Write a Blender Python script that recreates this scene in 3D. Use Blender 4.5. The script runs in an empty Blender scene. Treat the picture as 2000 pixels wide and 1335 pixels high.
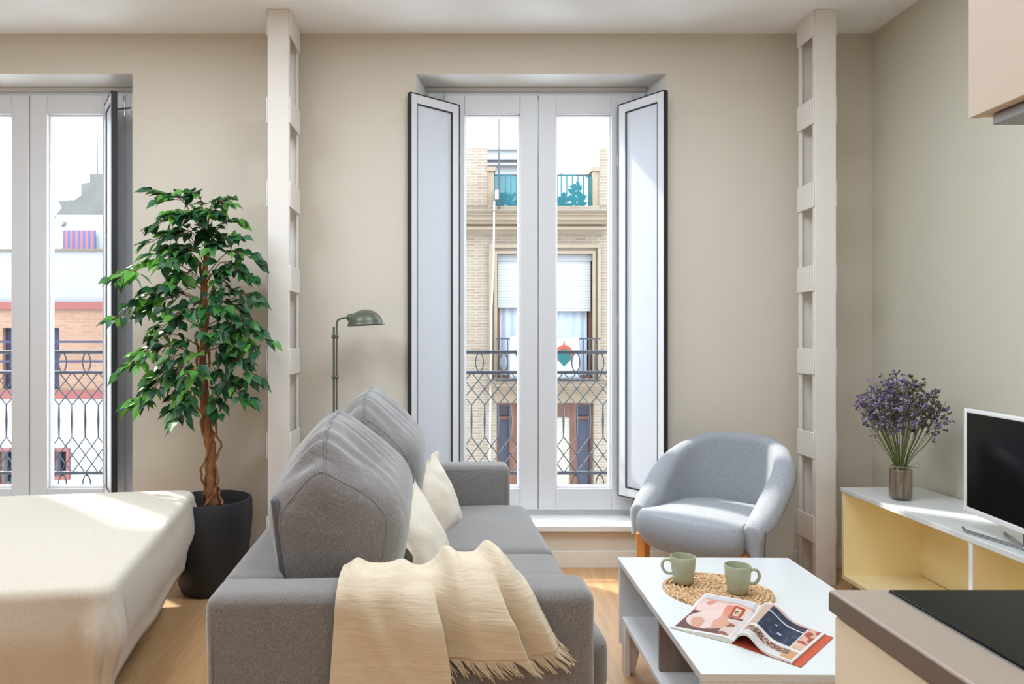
import bpy, math, random
from math import sin, cos, pi, radians, sqrt, exp
from mathutils import Vector, Matrix, noise

SC = bpy.context.scene
COL = SC.collection
R = random.Random(7)

# ------------------------------------------------------------------ camera, sky, sun, added fill lights, exposure
CAM_Z, FPX, VX, VY = 1.25, 1400.0, 880.0, 660.0
cam_data = bpy.data.cameras.new('camera')
cam = bpy.data.objects.new('camera', cam_data)
COL.objects.link(cam)
cam.location = (0, 0, CAM_Z)
cam.rotation_euler = (radians(90), 0, 0)
cam_data.sensor_width = 36
cam_data.lens = FPX / 2000 * 36
cam_data.shift_x = (1000 - VX) / 2000
cam_data.shift_y = -(667.5 - VY) / 2000
cam_data.clip_start = 0.02
cam_data.clip_end = 300
SC.camera = cam

w = bpy.data.worlds.new('sky'); SC.world = w; w.use_nodes = True
bg = w.node_tree.nodes['Background']
bg.inputs[0].default_value = (0.79, 0.895, 1.0, 1)
bg.inputs[1].default_value = 4.8

sun_d = bpy.data.lights.new('sun', 'SUN'); sun = bpy.data.objects.new('sun', sun_d); COL.objects.link(sun)
sun_d.energy = 5.2; sun_d.angle = radians(2.0); sun_d.color = (1.0, 0.93, 0.82)
sun.rotation_euler = Vector((1.12, -1.0, -1.42)).to_track_quat('-Z', 'Y').to_euler()

def ceiling_fill(x, y, sx, sy, energy, color=(0.80, 0.91, 1.0)):  # added area light at ceiling height, out of view, to brighten the room
    d = bpy.data.lights.new('ceiling_fill', 'AREA'); o = bpy.data.objects.new('ceiling_fill', d); COL.objects.link(o)
    d.shape = 'RECTANGLE'; d.size = sx; d.size_y = sy; d.energy = energy; d.color = color
    o.location = (x, y, 2.89)
ceiling_fill(-1.7, 2.3, 1.2, 0.8, 33)
ceiling_fill(0.5, 2.4, 1.2, 0.8, 31)
ceiling_fill(-0.4, -0.9, 1.6, 1.6, 32)
ceiling_fill(1.75, 1.4, 0.5, 1.2, 8)

vs = SC.view_settings
vs.view_transform = 'Standard'; vs.look = 'None'; vs.gamma = 1; vs.use_curve_mapping = False
vs.exposure = 0.50
SC.cycles.max_bounces = 10
SC.cycles.diffuse_bounces = 6
SC.cycles.transparent_max_bounces = 16
SC.cycles.use_denoising = True
SC.cycles.sample_clamp_indirect = 6.0
SC.cycles.caustics_reflective = False
SC.cycles.caustics_refractive = False

# ------------------------------------------------------------------ materials
def srgb(r, g, b):
    f = lambda c: (c / 255 / 12.92) if c / 255 <= 0.04045 else ((c / 255 + 0.055) / 1.055) ** 2.4
    return (f(r), f(g), f(b), 1)

class NT:
    def __init__(s, name):
        s.m = bpy.data.materials.new(name); s.m.use_nodes = True
        s.t = s.m.node_tree; s.b = s.t.nodes['Principled BSDF']; s.out = s.t.nodes['Material Output']
    def n(s, typ, **kw):
        x = s.t.nodes.new(typ)
        for k, v in kw.items():
            if k.startswith('_'): x.inputs[k[1:].replace('_', ' ')].default_value = v
            else: setattr(x, k, v)
        return x
    def l(s, a, ao, b, bi): s.t.links.new(a.outputs[ao], b.inputs[bi])

def ramp(nt, stops):
    r = nt.n('ShaderNodeValToRGB'); e = r.color_ramp.elements
    while len(e) < len(stops): e.new(0.5)
    for q, (p, c) in zip(e, stops): q.position = p; q.color = c
    return r

def mix_c(nt, a, b, fac_node, fac_out=0):
    m = nt.n('ShaderNodeMix', data_type='RGBA')
    m.inputs[6].default_value = a; m.inputs[7].default_value = b
    nt.l(fac_node, fac_out, m, 0)
    return m

def scaled(nt, sx=1, sy=1, sz=1):
    tc = nt.n('ShaderNodeTexCoord'); mp = nt.n('ShaderNodeMapping')
    mp.inputs['Scale'].default_value = (sx, sy, sz); nt.l(tc, 'Object', mp, 0)
    return mp

def plain(name, c, rough=0.5, var=0.04, scale=6, metal=0.0, bump=0.0, bscale=60, spec=0.5, coat=0):
    nt = NT(name); mp = scaled(nt)
    no = nt.n('ShaderNodeTexNoise', _Scale=scale, _Detail=4.0); nt.l(mp, 0, no, 'Vector')
    d = tuple(max(0, k * (1 - var)) for k in c[:3]) + (1,); u = tuple(min(1, k * (1 + var)) for k in c[:3]) + (1,)
    m = mix_c(nt, d, u, no); nt.l(m, 2, nt.b, 'Base Color')
    nt.b.inputs['Roughness'].default_value = rough; nt.b.inputs['Metallic'].default_value = metal
    nt.b.inputs['Specular IOR Level'].default_value = spec
    nt.b.inputs['Coat Weight'].default_value = coat
    if bump:
        n2 = nt.n('ShaderNodeTexNoise', _Scale=bscale, _Detail=5.0); nt.l(mp, 0, n2, 'Vector')
        bp = nt.n('ShaderNodeBump', _Strength=bump, _Distance=0.003); nt.l(n2, 0, bp, 'Height'); nt.l(bp, 0, nt.b, 'Normal')
    return nt.m

def fabric(name, c1, c2, scale=420, bump=0.35, streak=(1, 1, 1), rough=0.95, sheen=0.25, wr=0.0):
    nt = NT(name); mp = scaled(nt, *streak)
    no = nt.n('ShaderNodeTexNoise', _Scale=scale, _Detail=3.0, _Roughness=0.7); nt.l(mp, 0, no, 'Vector')
    rp = ramp(nt, [(0.35, c1), (0.65, c2)]); nt.l(no, 0, rp, 0); nt.l(rp, 0, nt.b, 'Base Color')
    nt.b.inputs['Roughness'].default_value = rough
    nt.b.inputs['Sheen Weight'].default_value = sheen; nt.b.inputs['Sheen Roughness'].default_value = 0.5
    nt.b.inputs['Specular IOR Level'].default_value = 0.2
    bp = nt.n('ShaderNodeBump', _Strength=bump, _Distance=0.002); nt.l(no, 0, bp, 'Height')
    if wr:
        tc = scaled(nt); n3 = nt.n('ShaderNodeTexNoise', _Scale=9.0, _Detail=3.0, _Distortion=1.2); nt.l(tc, 0, n3, 'Vector')
        b2 = nt.n('ShaderNodeBump', _Strength=wr, _Distance=0.03); nt.l(n3, 0, b2, 'Height')
        nt.l(b2, 0, bp, 'Normal')
    nt.l(bp, 0, nt.b, 'Normal')
    return nt.m

def bricks(name, c1, c2, mortar, bw, bh, ms=0.012, axis='XZ', bump=0.3, tint=None):
    nt = NT(name); tc = nt.n('ShaderNodeTexCoord'); sp = nt.n('ShaderNodeSeparateXYZ'); cb = nt.n('ShaderNodeCombineXYZ')
    nt.l(tc, 'Object', sp, 0); nt.l(sp, axis[0], cb, 0); nt.l(sp, axis[1], cb, 1)
    br = nt.n('ShaderNodeTexBrick', offset=0.5)
    br.inputs['Scale'].default_value = 1.0; br.inputs['Brick Width'].default_value = bw; br.inputs['Row Height'].default_value = bh
    br.inputs['Mortar Size'].default_value = ms; br.inputs['Color1'].default_value = c1; br.inputs['Color2'].default_value = c2
    br.inputs['Mortar'].default_value = mortar
    nt.l(cb, 0, br, 'Vector')
    no = nt.n('ShaderNodeTexNoise', _Scale=0.9, _Detail=5.0); nt.l(cb, 0, no, 'Vector')
    mm = nt.n('ShaderNodeMix', data_type='RGBA', blend_type='MULTIPLY'); mm.inputs[0].default_value = 0.5
    rp = ramp(nt, [(0.3, (0.78, 0.72, 0.66, 1)), (0.65, (1.0, 1.0, 1.0, 1))]); nt.l(no, 0, rp, 0)
    nt.l(br, 0, mm, 6); nt.l(rp, 0, mm, 7); nt.l(mm, 2, nt.b, 'Base Color')
    nt.b.inputs['Roughness'].default_value = 0.9
    return nt.m

def wood(name, c1, c2, sx=2, sy=30, sz=30, rough=0.45):
    nt = NT(name); mp = scaled(nt, sx, sy, sz)
    no = nt.n('ShaderNodeTexNoise', _Scale=1.0, _Detail=6.0, _Distortion=0.6); nt.l(mp, 0, no, 'Vector')
    rp = ramp(nt, [(0.3, c1), (0.7, c2)]); nt.l(no, 0, rp, 0); nt.l(rp, 0, nt.b, 'Base Color')
    nt.b.inputs['Roughness'].default_value = rough
    return nt.m

def attr_mat(name, attr='Col', rough=0.6, transl=0.0, spec=0.5):
    nt = NT(name); a = nt.n('ShaderNodeVertexColor', layer_name=attr)
    mp = scaled(nt); no = nt.n('ShaderNodeTexNoise', _Scale=30.0, _Detail=3.0); nt.l(mp, 0, no, 'Vector')
    mm = nt.n('ShaderNodeMix', data_type='RGBA', blend_type='MULTIPLY'); mm.inputs[0].default_value = 0.25
    nt.l(a, 0, mm, 6); nt.l(no, 0, mm, 7)
    nt.l(mm, 2, nt.b, 'Base Color'); nt.b.inputs['Roughness'].default_value = rough
    nt.b.inputs['Specular IOR Level'].default_value = spec
    if transl:
        tr = nt.n('ShaderNodeBsdfTranslucent'); nt.l(mm, 2, tr, 0); ms = nt.n('ShaderNodeMixShader'); ms.inputs[0].default_value = transl
        nt.l(nt.b, 0, ms, 1); nt.l(tr, 0, ms, 2); nt.l(ms, 0, nt.out, 0)
    return nt.m

def glass(name, tint=(1, 1, 1, 1), gl=0.05, rough=0.02):
    nt = NT(name); t = nt.n('ShaderNodeBsdfTransparent'); t.inputs[0].default_value = tint
    g = nt.n('ShaderNodeBsdfGlossy'); g.inputs['Roughness'].default_value = rough
    ms = nt.n('ShaderNodeMixShader'); ms.inputs[0].default_value = gl
    nt.l(t, 0, ms, 1); nt.l(g, 0, ms, 2); nt.l(ms, 0, nt.out, 0)
    return nt.m

def see_through(name, c, keep):
    nt = NT(name); t = nt.n('ShaderNodeBsdfTransparent'); ms = nt.n('ShaderNodeMixShader')
    tc = scaled(nt); no = nt.n('ShaderNodeTexNoise', _Scale=2.5, _Detail=3.0); nt.l(tc, 0, no, 'Vector')
    m = mix_c(nt, tuple(k * .7 for k in c[:3]) + (1,), c, no); nt.l(m, 2, nt.b, 'Base Color')
    ms.inputs[0].default_value = keep; nt.l(t, 0, ms, 1); nt.l(nt.b, 0, ms, 2); nt.l(ms, 0, nt.out, 0)
    nt.b.inputs['Roughness'].default_value = 0.8
    return nt.m

M = {}
M['wall'] = plain('warm_plaster', srgb(213, 204, 191), 0.9, 0.02, 1.5, bump=0.05, bscale=40, spec=0.15)
M['wall_r'] = plain('greige_plaster', srgb(204, 199, 183), 0.9, 0.02, 1.5, bump=0.05, bscale=40, spec=0.15)
M['ceil'] = plain('ceiling_paint', srgb(246, 247, 248), 0.95, 0.015, 1, spec=0.1)
M['white'] = plain('white_lacquer', srgb(232, 232, 234), 0.35, 0.01)
M['reveal'] = plain('lit_reveal_and_sill', srgb(226, 224, 220), 0.9, 0.02, 3, spec=0.1)  # white sill; reveals whitened to carry the window light in their colour
M['pvc'] = plain('white_window_frame', srgb(216, 216, 220), 0.4, 0.01)
M['column'] = plain('white_painted_steel', srgb(232, 226, 220), 0.75, 0.03, 9, bump=0.25, bscale=22)
M['board'] = plain('baseboard_white', srgb(232, 229, 222), 0.5, 0.01)
M['panel'] = plain('shutter_panel', srgb(206, 209, 218), 0.55, 0.015, 2)
M['gasket'] = plain('black_gasket', srgb(36, 38, 44), 0.6)
M['steel'] = plain('brushed_steel', srgb(168, 168, 168), 0.35, 0.05, metal=0.9)
M['iron'] = plain('dark_iron', srgb(56, 59, 68), 0.45, 0.12, 30, metal=0.1)
M['gloss'] = plain('glossy_white', srgb(218, 220, 221), 0.18, 0.005, spec=0.5)
M['cream'] = plain('cream_laminate', srgb(252, 236, 192), 0.5, 0.02, 3)
M['greybrown'] = wood('grey_brown_wood', srgb(128, 108, 96), srgb(160, 138, 124), 20, 20, 3)
M['orange'] = wood('orange_beech', srgb(186, 112, 52), srgb(214, 142, 76), 30, 30, 4)
M['pot'] = plain('black_ceramic', srgb(38, 39, 44), 0.55, 0.1, 12, bump=0.1, bscale=120)
M['soil'] = plain('dark_soil', srgb(34, 28, 24), 0.95, 0.3, 60, bump=1.0)
M['bark'] = wood('ficus_bark', srgb(104, 62, 32), srgb(172, 116, 72), 60, 60, 8, 0.8)
M['leaf'] = attr_mat('ficus_leaf', rough=0.42, transl=0.25)
M['sofa'] = fabric('heathered_grey_fabric', srgb(100, 96, 94), srgb(146, 141, 140), 300, 0.5, (2.0, 2.0, 0.7), sheen=0.55)
M['cushion'] = fabric('heathered_grey_cushion', srgb(100, 96, 95), srgb(146, 141, 141), 300, 0.5, (2.0, 2.0, 0.7), sheen=0.55, wr=0.3)
M['piping'] = plain('grey_piping', srgb(108, 106, 108), 0.9)
M['darkgrey'] = plain('dark_grey_cloth', srgb(96, 96, 100), 0.9)
M['chair'] = fabric('blue_grey_fabric', srgb(136, 139, 146), srgb(168, 171, 177), 300, 0.4)
M['pillow'] = fabric('cream_linen', srgb(212, 200, 182), srgb(232, 222, 206), 300, 0.4, wr=0.15)
M['throw'] = None
M['linen'] = fabric('oatmeal_linen', srgb(200, 188, 172), srgb(216, 206, 192), 330, 0.35, wr=0.08)
M['mug'] = plain('sage_ceramic', srgb(172, 176, 150), 0.3, 0.03, 8, spec=0.5)
M['lamp'] = plain('sage_grey_metal', srgb(90, 94, 82), 0.35, 0.03, metal=0.15)
M['counter'] = plain('taupe_worktop', srgb(168, 154, 140), 0.4, 0.05, 160)
M['counter_edge'] = plain('taupe_worktop_edge', srgb(112, 98, 88), 0.45, 0.05, 160)
M['kitchen'] = plain('beige_cabinet_front', srgb(232, 220, 198), 0.5, 0.01)
M['kitchen_up'] = plain('pale_peach_cabinet_front', srgb(222, 208, 194), 0.55, 0.01)
M['blackglass'] = plain('black_ceramic_glass', srgb(14, 14, 15), 0.3, 0.02, spec=0.08)
M['screen'] = plain('dark_screen', srgb(4, 5, 9), 0.1, 0.0, spec=0.22)
M['chrome'] = plain('chrome', srgb(200, 200, 205), 0.12, 0.01, metal=1.0)
M['glass'] = glass('clear_glass', (0.97, 0.985, 0.99, 1), 0.008, 0.12)
M['jar'] = glass('jar_glass', (0.93, 0.95, 0.93, 1))
M['stem'] = plain('dry_green_stem', srgb(104, 112, 62), 0.8, 0.25, 50)
M['flower'] = attr_mat('dried_blossom', rough=0.9)
M['barkwrap'] = wood('bark_wrap', srgb(92, 66, 52), srgb(168, 140, 122), 60, 60, 6, 0.9)
M['twine'] = plain('twine', srgb(150, 126, 92), 0.9)
M['brick'] = bricks('pale_brick', srgb(146, 131, 114), srgb(132, 114, 96), srgb(152, 142, 128), 0.24, 0.055, 0.011)
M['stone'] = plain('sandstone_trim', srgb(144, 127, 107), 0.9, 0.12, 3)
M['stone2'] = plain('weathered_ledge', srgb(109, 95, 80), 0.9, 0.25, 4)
M['plaster_w'] = plain('white_render', srgb(168, 169, 171), 0.95, 0.04, 0.8)
M['plaster_g'] = plain('grey_render', srgb(142, 140, 142), 0.95, 0.05, 0.8)
M['redband'] = plain('red_band', srgb(126, 70, 64), 0.8, 0.1)
M['obrick'] = bricks('orange_brick', srgb(150, 116, 94), srgb(140, 104, 82), srgb(144, 118, 102), 0.26, 0.07, 0.012)
M['ruin'] = plain('grey_old_stone', srgb(104, 102, 98), 0.95, 0.35, 2)
M['teal'] = see_through('teal_mesh', srgb(22, 105, 114), 0.82)
M['blind'] = None
M['redwood'] = wood('red_brown_joinery', srgb(92, 58, 44), srgb(112, 74, 56), 8, 8, 2)
M['darkglass'] = plain('dark_window_glass', srgb(70, 72, 89), 0.3, 0.2, 0.6)
M['curtain'] = plain('white_curtain', srgb(169, 175, 186), 0.9, 0.03, 2)
M['navy'] = plain('navy_joinery', srgb(38, 40, 70), 0.6, 0.1)
M['cement'] = plain('balcony_cement', srgb(151, 145, 133), 0.95, 0.1, 4)
M['asphalt'] = plain('asphalt', srgb(120, 118, 114), 0.95, 0.1, 2)
M['cable'] = plain('white_cable', srgb(220, 214, 210), 0.7)

def make_floor_mat():
    nt = NT('light_oak_planks'); tc = nt.n('ShaderNodeTexCoord'); sp = nt.n('ShaderNodeSeparateXYZ'); cb = nt.n('ShaderNodeCombineXYZ')
    nt.l(tc, 'Object', sp, 0); nt.l(sp, 'Y', cb, 0); nt.l(sp, 'X', cb, 1)
    br = nt.n('ShaderNodeTexBrick', offset=0.37)
    br.inputs['Scale'].default_value = 1; br.inputs['Brick Width'].default_value = 1.25; br.inputs['Row Height'].default_value = 0.19
    br.inputs['Mortar Size'].default_value = 0.0018
    br.inputs['Color1'].default_value = srgb(214, 172, 126); br.inputs['Color2'].default_value = srgb(200, 154, 108); br.inputs['Mortar'].default_value = srgb(218, 186, 150)
    nt.l(cb, 0, br, 'Vector')
    mp = nt.n('ShaderNodeMapping'); mp.inputs['Scale'].default_value = (2.0, 26, 1); nt.l(cb, 0, mp, 0)
    no = nt.n('ShaderNodeTexNoise', _Scale=1.4, _Detail=7.0, _Distortion=1.5); nt.l(mp, 0, no, 'Vector')
    rp = ramp(nt, [(0.3, (0.74, 0.68, 0.62, 1)), (0.6, (1, 1, 1, 1))]); nt.l(no, 0, rp, 0)
    mm = nt.n('ShaderNodeMix', data_type='RGBA', blend_type='MULTIPLY'); mm.inputs[0].default_value = 0.6
    nt.l(br, 0, mm, 6); nt.l(rp, 0, mm, 7); nt.l(mm, 2, nt.b, 'Base Color')
    nt.b.inputs['Roughness'].default_value = 0.38
    return nt.m
M['floor'] = make_floor_mat()

def make_throw_mat():
    nt = NT('cream_gauze'); mp = scaled(nt, 14, 14, 150)
    no = nt.n('ShaderNodeTexNoise', _Scale=1.0, _Detail=4.0, _Distortion=0.8); nt.l(mp, 0, no, 'Vector')
    rp = ramp(nt, [(0.3, srgb(204, 188, 163)), (0.7, srgb(216, 201, 178))]); nt.l(no, 0, rp, 0); nt.l(rp, 0, nt.b, 'Base Color')
    m2 = scaled(nt, 500, 500, 500); n2 = nt.n('ShaderNodeTexNoise', _Scale=1.0); nt.l(m2, 0, n2, 'Vector')
    b1 = nt.n('ShaderNodeBump', _Strength=0.45, _Distance=0.004); nt.l(no, 0, b1, 'Height')
    b2 = nt.n('ShaderNodeBump', _Strength=0.3, _Distance=0.001); nt.l(n2, 0, b2, 'Height'); nt.l(b1, 0, b2, 'Normal'); nt.l(b2, 0, nt.b, 'Normal')
    nt.b.inputs['Roughness'].default_value = 0.95; nt.b.inputs['Sheen Weight'].default_value = 0.2
    return nt.m
M['throw'] = make_throw_mat()

def stripes(name, c1, c2, per, axis='Z', duty=0.8, rough=0.7, rings=False):
    nt = NT(name); tc = nt.n('ShaderNodeTexCoord'); sp = nt.n('ShaderNodeSeparateXYZ'); nt.l(tc, 'Object', sp, 0)
    m1 = nt.n('ShaderNodeMath', operation='DIVIDE'); m1.inputs[1].default_value = per; nt.l(sp, axis, m1, 0)
    m2 = nt.n('ShaderNodeMath', operation='FRACT'); nt.l(m1, 0, m2, 0)
    m3 = nt.n('ShaderNodeMath', operation='GREATER_THAN'); m3.inputs[1].default_value = duty; nt.l(m2, 0, m3, 0)
    m = mix_c(nt, c1, c2, m3); nt.l(m, 2, nt.b, 'Base Color'); nt.b.inputs['Roughness'].default_value = rough
    return nt.m
M['blind'] = stripes('white_roller_blind', srgb(164, 164, 161), srgb(140, 140, 138), 0.055)
M['awning'] = stripes('striped_cloth', srgb(150, 96, 100), srgb(90, 88, 128), 0.12, 'X', 0.5)
M['awning2'] = stripes('cream_blind_cloth', srgb(169, 163, 147), srgb(153, 147, 133), 0.07)

def make_mat_mat():
    nt = NT('woven_seagrass'); tc = scaled(nt)
    no = nt.n('ShaderNodeTexNoise', _Scale=130.0, _Detail=4.0); nt.l(tc, 0, no, 'Vector')
    rp = ramp(nt, [(0.35, srgb(138, 96, 62)), (0.5, srgb(208, 168, 124)), (0.68, srgb(236, 212, 178))]); nt.l(no, 0, rp, 0)
    nt.l(rp, 0, nt.b, 'Base Color'); nt.b.inputs['Roughness'].default_value = 0.9
    bp = nt.n('ShaderNodeBump', _Strength=1.0, _Distance=0.004); nt.l(no, 0, bp, 'Height'); nt.l(bp, 0, nt.b, 'Normal')
    return nt.m
M['mat'] = make_mat_mat()

# ------------------------------------------------------------------ mesh helpers
INFO = {}
def tag(o, label=None, cat=None, group=None, kind=None):
    if label: o['label'] = label
    if cat: o['category'] = cat
    if group: o['group'] = group
    if kind: o['kind'] = kind
    return o

def thing(name, loc, label=None, cat=None, rz=0.0, group=None, kind=None):
    o = bpy.data.objects.new(name, None); COL.objects.link(o)
    o.location = loc; o.rotation_euler = (0, 0, rz); o.empty_display_size = 0.1
    INFO[o.name] = Matrix.Translation(Vector(loc)) @ Matrix.Rotation(rz, 4, 'Z')
    return tag(o, label, cat, group, kind)

class MB:
    def __init__(s): s.v = []; s.f = []; s.c = []; s.mi = []
    def add(s, vs, fs, mi=0, col=None):
        b = len(s.v); s.v += [tuple(p) for p in vs]; s.f += [tuple(b + i for i in f) for f in fs]; s.mi += [mi] * len(fs)
        if col is not None: s.c += [col] * len(vs)
        return s
    def box(s, x0, x1, y0, y1, z0, z1, mi=0):
        return s.add([(x0, y0, z0), (x1, y0, z0), (x1, y1, z0), (x0, y1, z0), (x0, y0, z1), (x1, y0, z1), (x1, y1, z1), (x0, y1, z1)],
                     [(0, 3, 2, 1), (4, 5, 6, 7), (0, 1, 5, 4), (1, 2, 6, 5), (2, 3, 7, 6), (3, 0, 4, 7)], mi)
    def prism(s, poly, h0, h1, axis='z', mi=0):
        n = len(poly)
        f = {'z': lambda a, b, h: (a, b, h), 'y': lambda a, b, h: (a, h, b), 'x': lambda a, b, h: (h, a, b)}[axis]
        vs = [f(a, b, h0) for a, b in poly] + [f(a, b, h1) for a, b in poly]
        fs = [tuple(range(n))[::-1], tuple(range(n, 2 * n))] + [(i, (i + 1) % n, n + (i + 1) % n, n + i) for i in range(n)]
        return s.add(vs, fs, mi)
    def tube(s, pts, r, seg=8, caps=True, mi=0, col=None):
        pts = [Vector(p) for p in pts]; n = len(pts); rr = r if isinstance(r, (list, tuple)) else [r] * n
        vs = []; up = None
        for i, p in enumerate(pts):
            d = (pts[min(i + 1, n - 1)] - pts[max(i - 1, 0)])
            d = d.normalized() if d.length > 1e-9 else Vector((0, 0, 1))
            if up is None:
                up = Vector((0, 0, 1)) if abs(d.z) < 0.9 else Vector((1, 0, 0))
            a = d.cross(up).normalized(); up = a.cross(d).normalized()
            for k in range(seg):
                t = 2 * pi * k / seg; vs.append(p + (a * cos(t) + up * sin(t)) * rr[i])
        fs = [(i * seg + k, i * seg + (k + 1) % seg, (i + 1) * seg + (k + 1) % seg, (i + 1) * seg + k) for i in range(n - 1) for k in range(seg)]
        if caps: fs += [tuple(range(seg))[::-1], tuple((n - 1) * seg + k for k in range(seg))]
        return s.add(vs, fs, mi, col)
    def lathe(s, prof, c=(0, 0, 0), seg=32, mi=0, mtx=None):
        vs = []; n = len(prof)
        for r, z in prof:
            for k in range(seg):
                t = 2 * pi * k / seg; vs.append((r * cos(t), r * sin(t), z))
        if mtx: vs = [mtx @ Vector(p) for p in vs]
        vs = [(p[0] + c[0], p[1] + c[1], p[2] + c[2]) for p in vs]
        fs = [(i * seg + k, i * seg + (k + 1) % seg, (i + 1) * seg + (k + 1) % seg, (i + 1) * seg + k) for i in range(n - 1) for k in range(seg)]
        fs += [tuple(range(seg))[::-1], tuple((n - 1) * seg + k for k in range(seg))]
        return s.add(vs, fs, mi)
    def grid(s, fn, nu, nv, wrapu=False, mi=0, colfn=None):
        vs = [fn(i / (nu if wrapu else nu - 1), j / (nv - 1)) for j in range(nv) for i in range(nu)]
        fs = [(j * nu + i, j * nu + (i + 1) % nu, (j + 1) * nu + (i + 1) % nu, (j + 1) * nu + i)
              for j in range(nv - 1) for i in range(nu if wrapu else nu - 1)]
        b = len(s.v); s.add(vs, fs, mi)
        if colfn: s.c += [colfn(i / (nu - 1), j / (nv - 1)) for j in range(nv) for i in range(nu)]
        return s
    def ring(s, x0, x1, z0, z1, wl, wr, wb, wt, y0, y1):   # rectangular ring frame in the XZ plane
        s.box(x0, x0 + wl, y0, y1, z0, z1); s.box(x1 - wr, x1, y0, y1, z0, z1)
        s.box(x0 + wl, x1 - wr, y0, y1, z0, z0 + wb); s.box(x0 + wl, x1 - wr, y0, y1, z1 - wt, z1); return s
    def build(s, name, mat, parent=None, world=False, smooth=True, bevel=0.0, seg=2, subsurf=0, solid=0.0, angle=40):
        vs = s.v
        if parent is not None and world:
            inv = INFO[parent.name].inverted(); vs = [inv @ Vector(p) for p in vs]
        me = bpy.data.meshes.new(name); me.from_pydata(vs, [], s.f); me.update()
        for m in (mat if isinstance(mat, (list, tuple)) else [mat]): me.materials.append(m)
        if any(s.mi):
            for p, k in zip(me.polygons, s.mi): p.material_index = k
        if s.c:
            ca = me.color_attributes.new('Col', 'FLOAT_COLOR', 'POINT')
            for i, c in enumerate(s.c): ca.data[i].color = c
        if smooth:
            for p in me.polygons: p.use_smooth = True
            me.set_sharp_from_angle(angle=radians(angle))
        o = bpy.data.objects.new(name, me); COL.objects.link(o)
        if parent is not None: o.parent = parent
        if parent is not None and o.name not in INFO: INFO[o.name] = INFO[parent.name]
        else: INFO.setdefault(o.name, Matrix())
        if bevel:
            b = o.modifiers.new('edge', 'BEVEL'); b.width = bevel; b.segments = seg; b.limit_method = 'ANGLE'; b.angle_limit = radians(35)
        if solid:
            b = o.modifiers.new('thick', 'SOLIDIFY'); b.thickness = solid; b.offset = 0
        if subsurf:
            b = o.modifiers.new('soft', 'SUBSURF'); b.levels = subsurf; b.render_levels = subsurf
        return o

def copy_tree(o, parent=None):
    c = o.copy(); COL.objects.link(c); c.parent = parent
    if o.name in INFO: INFO[c.name] = INFO[o.name]
    for ch in list(o.children):
        copy_tree(ch, c)
    return c

def at(px, py, Y):   # a point of the photograph at a known distance, in metres
    return ((px - VX) * Y / FPX, Y, CAM_Z - (py - VY) * Y / FPX)

def holes(mb, x0, x1, z0, z1, hs, y0, y1):
    xs = sorted({x0, x1, *[h[0] for h in hs], *[h[1] for h in hs]}); zs = sorted({z0, z1, *[h[2] for h in hs], *[h[3] for h in hs]})
    for a, b in zip(xs, xs[1:]):
        for c, d in zip(zs, zs[1:]):
            mx, mz = (a + b) / 2, (c + d) / 2
            if not any(h[0] < mx < h[1] and h[2] < mz < h[3] for h in hs): mb.box(a, b, y0, y1, c, d)
    return mb

def smooth01(t): t = max(0.0, min(1.0, t)); return t * t * (3 - 2 * t)
def lerp(a, b, t): return a + (b - a) * t
def interp(x, pts):
    if x <= pts[0][0]: return pts[0][1]
    for (a, va), (b, vb) in zip(pts, pts[1:]):
        if x <= b: return va + (vb - va) * smooth01((x - a) / (b - a))
    return pts[-1][1]
def lin(x, pts):
    if x <= pts[0][0]: return pts[0][1]
    for (a, va), (b, vb) in zip(pts, pts[1:]):
        if x <= b: return va + (vb - va) * (x - a) / (b - a)
    return pts[-1][1]
# ------------------------------------------------------------------ room shell
WY, XR, XL, YB, CEIL = 3.914, 2.301, -3.75, -2.6, 2.911
WDX = -2.92                                   # the second window is the first one, this much to the left
struct = lambda o: tag(o, kind='structure')
struct(MB().box(XL - .2, XR + .2, YB - .2, WY, -0.12, 0.0).build('floor', M['floor']))
struct(MB().box(XL - .2, XR + .2, YB - .2, WY + .4, CEIL, CEIL + .15).build('ceiling', M['ceil']))
hs = [(-0.19 + d, 1.183 + d, 0.20, 2.693) for d in (0, WDX)]
struct(holes(MB(), XL - .2, XR + .2, 0.0, CEIL, hs, WY, 4.31).build('wall_back', M['wall']))
struct(MB().box(XR, XR + .2, YB, WY, 0, CEIL).build('wall_right', M['wall_r']))
struct(MB().box(XL - .2, XL, YB, WY, 0, CEIL).build('wall_left', M['wall']))
struct(MB().box(XL - .2, XR + .2, YB - .2, YB, 0, CEIL).build('wall_front', M['wall']))
struct(MB().box(1.12, 1.24, YB, 1.06, 0, CEIL).build('wall_kitchen', M['wall']))
struct(MB().box(XL, XR, WY - .014, WY, 0, 0.092).build('baseboard_back', M['board'], bevel=0.003))
struct(MB().box(XR - .014, XR, YB, WY - .014, 0, 0.092).build('baseboard_right', M['board'], bevel=0.003))
struct(MB().box(XL - 1, XR + 1, 4.31, 13.9, -9.1, -9.0).build('ground', M['asphalt']))

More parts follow.
